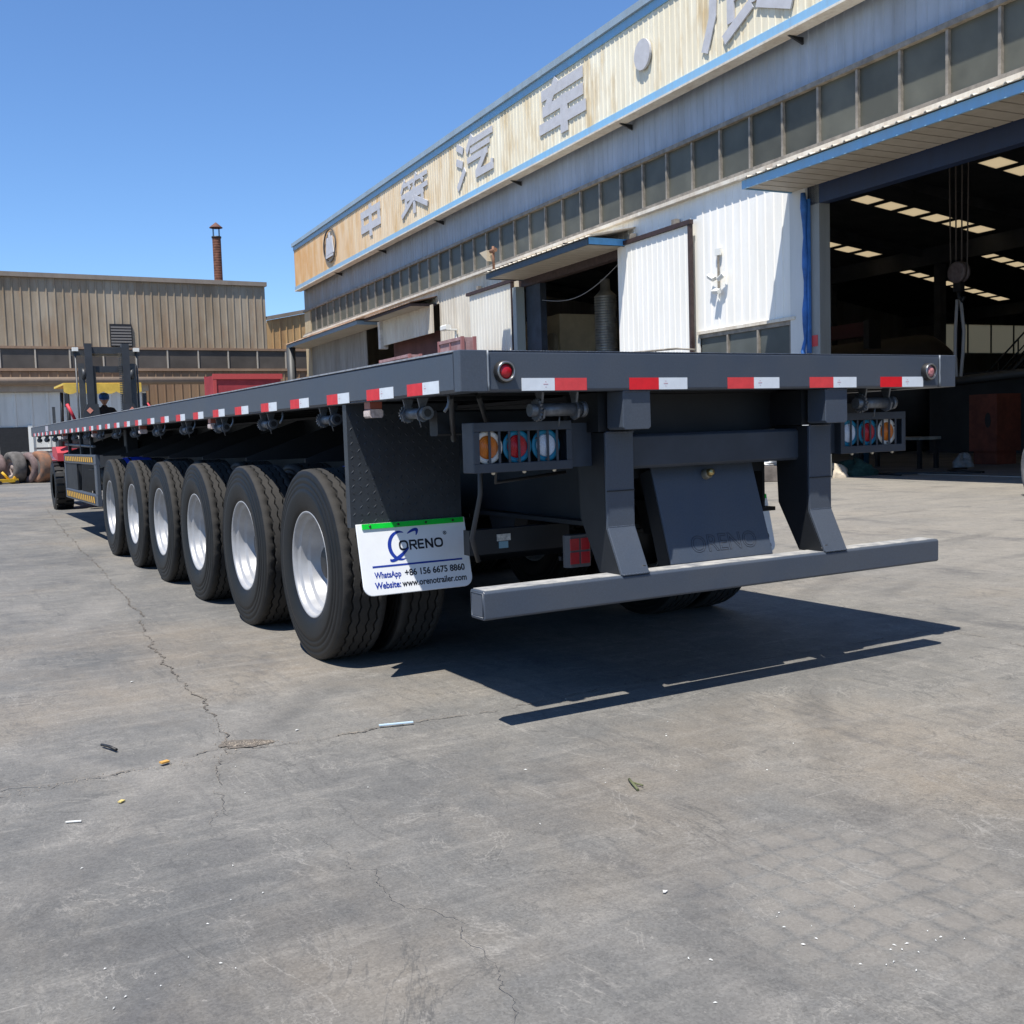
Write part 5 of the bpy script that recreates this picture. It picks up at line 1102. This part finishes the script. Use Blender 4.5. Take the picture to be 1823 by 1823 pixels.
for j in range(k_+1):
    ph = -math.pi/2 + math.pi*j/k_
    for i in range(n):
        t = 2*math.pi*i/n; x = .075*math.cos(t)*math.cos(ph); y = .095*math.sin(t)*math.cos(ph); z = .125*math.sin(ph)
        if z < -.03: x *= 1-.35*(-.03-z)/.1; y = y*(1-.1*(-.03-z)/.1) - .01*(-.03-z)/.1
        if y < -.06 and abs(x) < .02 and -.035 < z < .02: y -= .02*(1-abs(x)/.02)*(1-abs(z+.015)/.05)   # nose
        if y < -.05 and .005 < z < .03 and .015 < abs(x) < .05: y += .008     # eye sockets
        if y < -.05 and -.07 < z < -.055 and abs(x) < .03: y += .005            # mouth
        vs.append((x, y, z))
m.add(vs, [(j*n+i, j*n+(i+1) % n, (j+1)*n+(i+1) % n, (j+1)*n+i) for j in range(k_) for i in range(n)], smooth=True)
for s in (-1, 1): m.lathe([(-.008, .0005), (-.008, .024), (.008, .022), (.008, .0005)], 'x', 12, cen=(s*.078, .005, -.005))
hd = m.build('head', SKIN, pp, (0, -.05, .66)); hd.rotation_euler = (R(6), 0, R(-6))
m = MB(); m.lathe([(.015, .098), (.06, .1), (.1, .088), (.125, .055), (.132, .0005)], 'z', 28, smooth=True)
m.add([(-.08, -.06, .022), (.08, -.06, .022), (.09, -.12, .014), (.055, -.17, .006), (0, -.185, .004), (-.055, -.17, .006), (-.09, -.12, .014), (-.08, -.06, .032), (.08, -.06, .032), (.09, -.12, .024), (.055, -.17, .016), (0, -.185, .014), (-.055, -.17, .016), (-.09, -.12, .024)], [tuple(range(6, -1, -1)), tuple(range(7, 14))] + [(i, (i+1) % 7, 7+(i+1) % 7, 7+i) for i in range(7)])
m.build('cap', pm('driver_cap_blue', (.01, .1, .4), .7, 0, var=.1, vscale=20), hd); 
m = MB(); m.lathe([(-.03, .09), (.015, .093)], 'z', 20, smooth=True); 
for hx, s in ((-.16, -1), (.17, 1)):
    h = MB(); h.bbox(hx-.04, hx+.04, -.42, -.34, .19, .22, .01)
    for q in range(4): h.tube([(hx-.03+.02*q, -.42, .205), (hx-.03+.02*q, -.455, .2), (hx-.03+.02*q, -.465, .175)], [.009, .0085, .007], 6)
    h.tube([(hx-s*.04, -.37, .205), (hx-s*.06, -.4, .2), (hx-s*.055, -.43, .19)], [.01, .009, .007], 6)
    h.build('hand', SKIN, pp)
MB().box(.06, .15, -.165, -.155, .3, .335).build('chest_badge', pm('badge_grey', (.35, .35, .36), .6), pp)

# ------------------------------------------------------------------ litter on the yard
def slab(name, label, cat, pts, z, h, mat):
    m = MB(); m.prism(pts, 'z', z, z+h); return tag(m.build(name, mat), label, cat)
m = MB(); m.tube([(-2.691, .863, .012), (-2.672, .81, .016), (-2.651, .752, .012)], .006, 8); tag(m.build('rubber_stick', BLACK), 'short dark stick lying left of the crack junction', 'stick')
slab('paper_strip', 'thin white paper strip on the bare concrete at left', 'paper', stroke((-2.927, .022), (-2.882, .003), .007), .004, .003, GW)
slab('wood_chip', 'orange yellow chip in the crosswise crack', 'chip', stroke((-2.538, .465), (-2.507, .476), .022), .01, .006, pm('chip_orange', (.5, .27, .06), .7))
slab('dry_leaf', 'small yellowish leaf below the crosswise crack', 'leaf', [(-2.75, .12), (-2.74, .112), (-2.724, .124), (-2.735, .138)], .004, .004, pm('leaf_yellow', (.5, .4, .14), .8))
m = MB(); m.tube([(-1.182, -.69, .006), (-1.205, -.74, .012), (-1.221, -.795, .006)], .005, 6); m.tube([(-1.2, -.73, .01), (-1.185, -.775, .008)], .003, 6); tag(m.build('grass_twig', pm('twig_green', (.1, .11, .05), .8)), 'thin greenish twig lying in front of the bumper shadow', 'twig')
slab('plastic_strip', 'long pale blue plastic strip in the slab joint behind the rear tyre', 'strip', stroke((-1.648, .452), (-1.508, .413), .012), .01, .005, pm('strip_blue', (.45, .58, .68), .5))
lt = MB(); rv = random.Random(11)
for k in range(60):
    c = rv.choice(((-1.55, -1.83, .16, .05), (-1.4, -2.02, .08, .03), (-2.81, -1.24, .1, .05), (-1.9, 0.0, .9, .6), (-.9, -.4, .6, .5), (-2.6, -.6, .5, .5)))
    x, y = rv.gauss(c[0], c[2]), rv.gauss(c[1], c[3]); a = rv.uniform(0, 3); l, w2 = rv.uniform(.001, .007), rv.uniform(.0006, .002)
    ca, sa = math.cos(a), math.sin(a); lt.add([(x-l*ca, y-l*sa, .0035), (x+w2*sa, y-w2*ca, .0035), (x+l*ca, y+l*sa, .0035), (x-w2*sa, y+w2*ca, .0035), (x, y, .006)], [(0, 1, 4), (1, 2, 4), (2, 3, 4), (3, 0, 4)])
tag(lt.build('paint_flakes', GW), 'tiny white flakes scattered over the near concrete', 'flakes', kind='stuff')
for k, (x, y) in enumerate(((-1.63, -1.467), (-2.374, 2.006), (-1.95, .62))):
    slab('paper_scrap', ('small white scrap alone on the near right concrete', 'white scrap left of the wheels near the long crack', 'white speck just right of the crack junction')[k], 'scrap', [(x-.009, y-.002), (x-.004, y-.006), (x+.003, y-.003), (x+.010, y+.001), (x+.004, y+.004), (x-.001, y+.009), (x-.005, y+.003)], .004, .002, pm('scrap_paper', (.5, .49, .46), .8))

# rolled and ground edges on the painted steelwork
for o in TR.children_recursive:
    if o.type == 'MESH' and o.name.split('.')[0] in ('bumper_arm', 'hanger_block', 'coupling_plate', 'rear_beam', 'corner_plate', 'lamp_bracket', 'rear_cross_tube', 'bumper', 'mudflap'):
        bv = o.modifiers.new('edge', 'BEVEL'); bv.width = .003; bv.segments = 2; bv.limit_method = 'ANGLE'; bv.angle_limit = R(40)
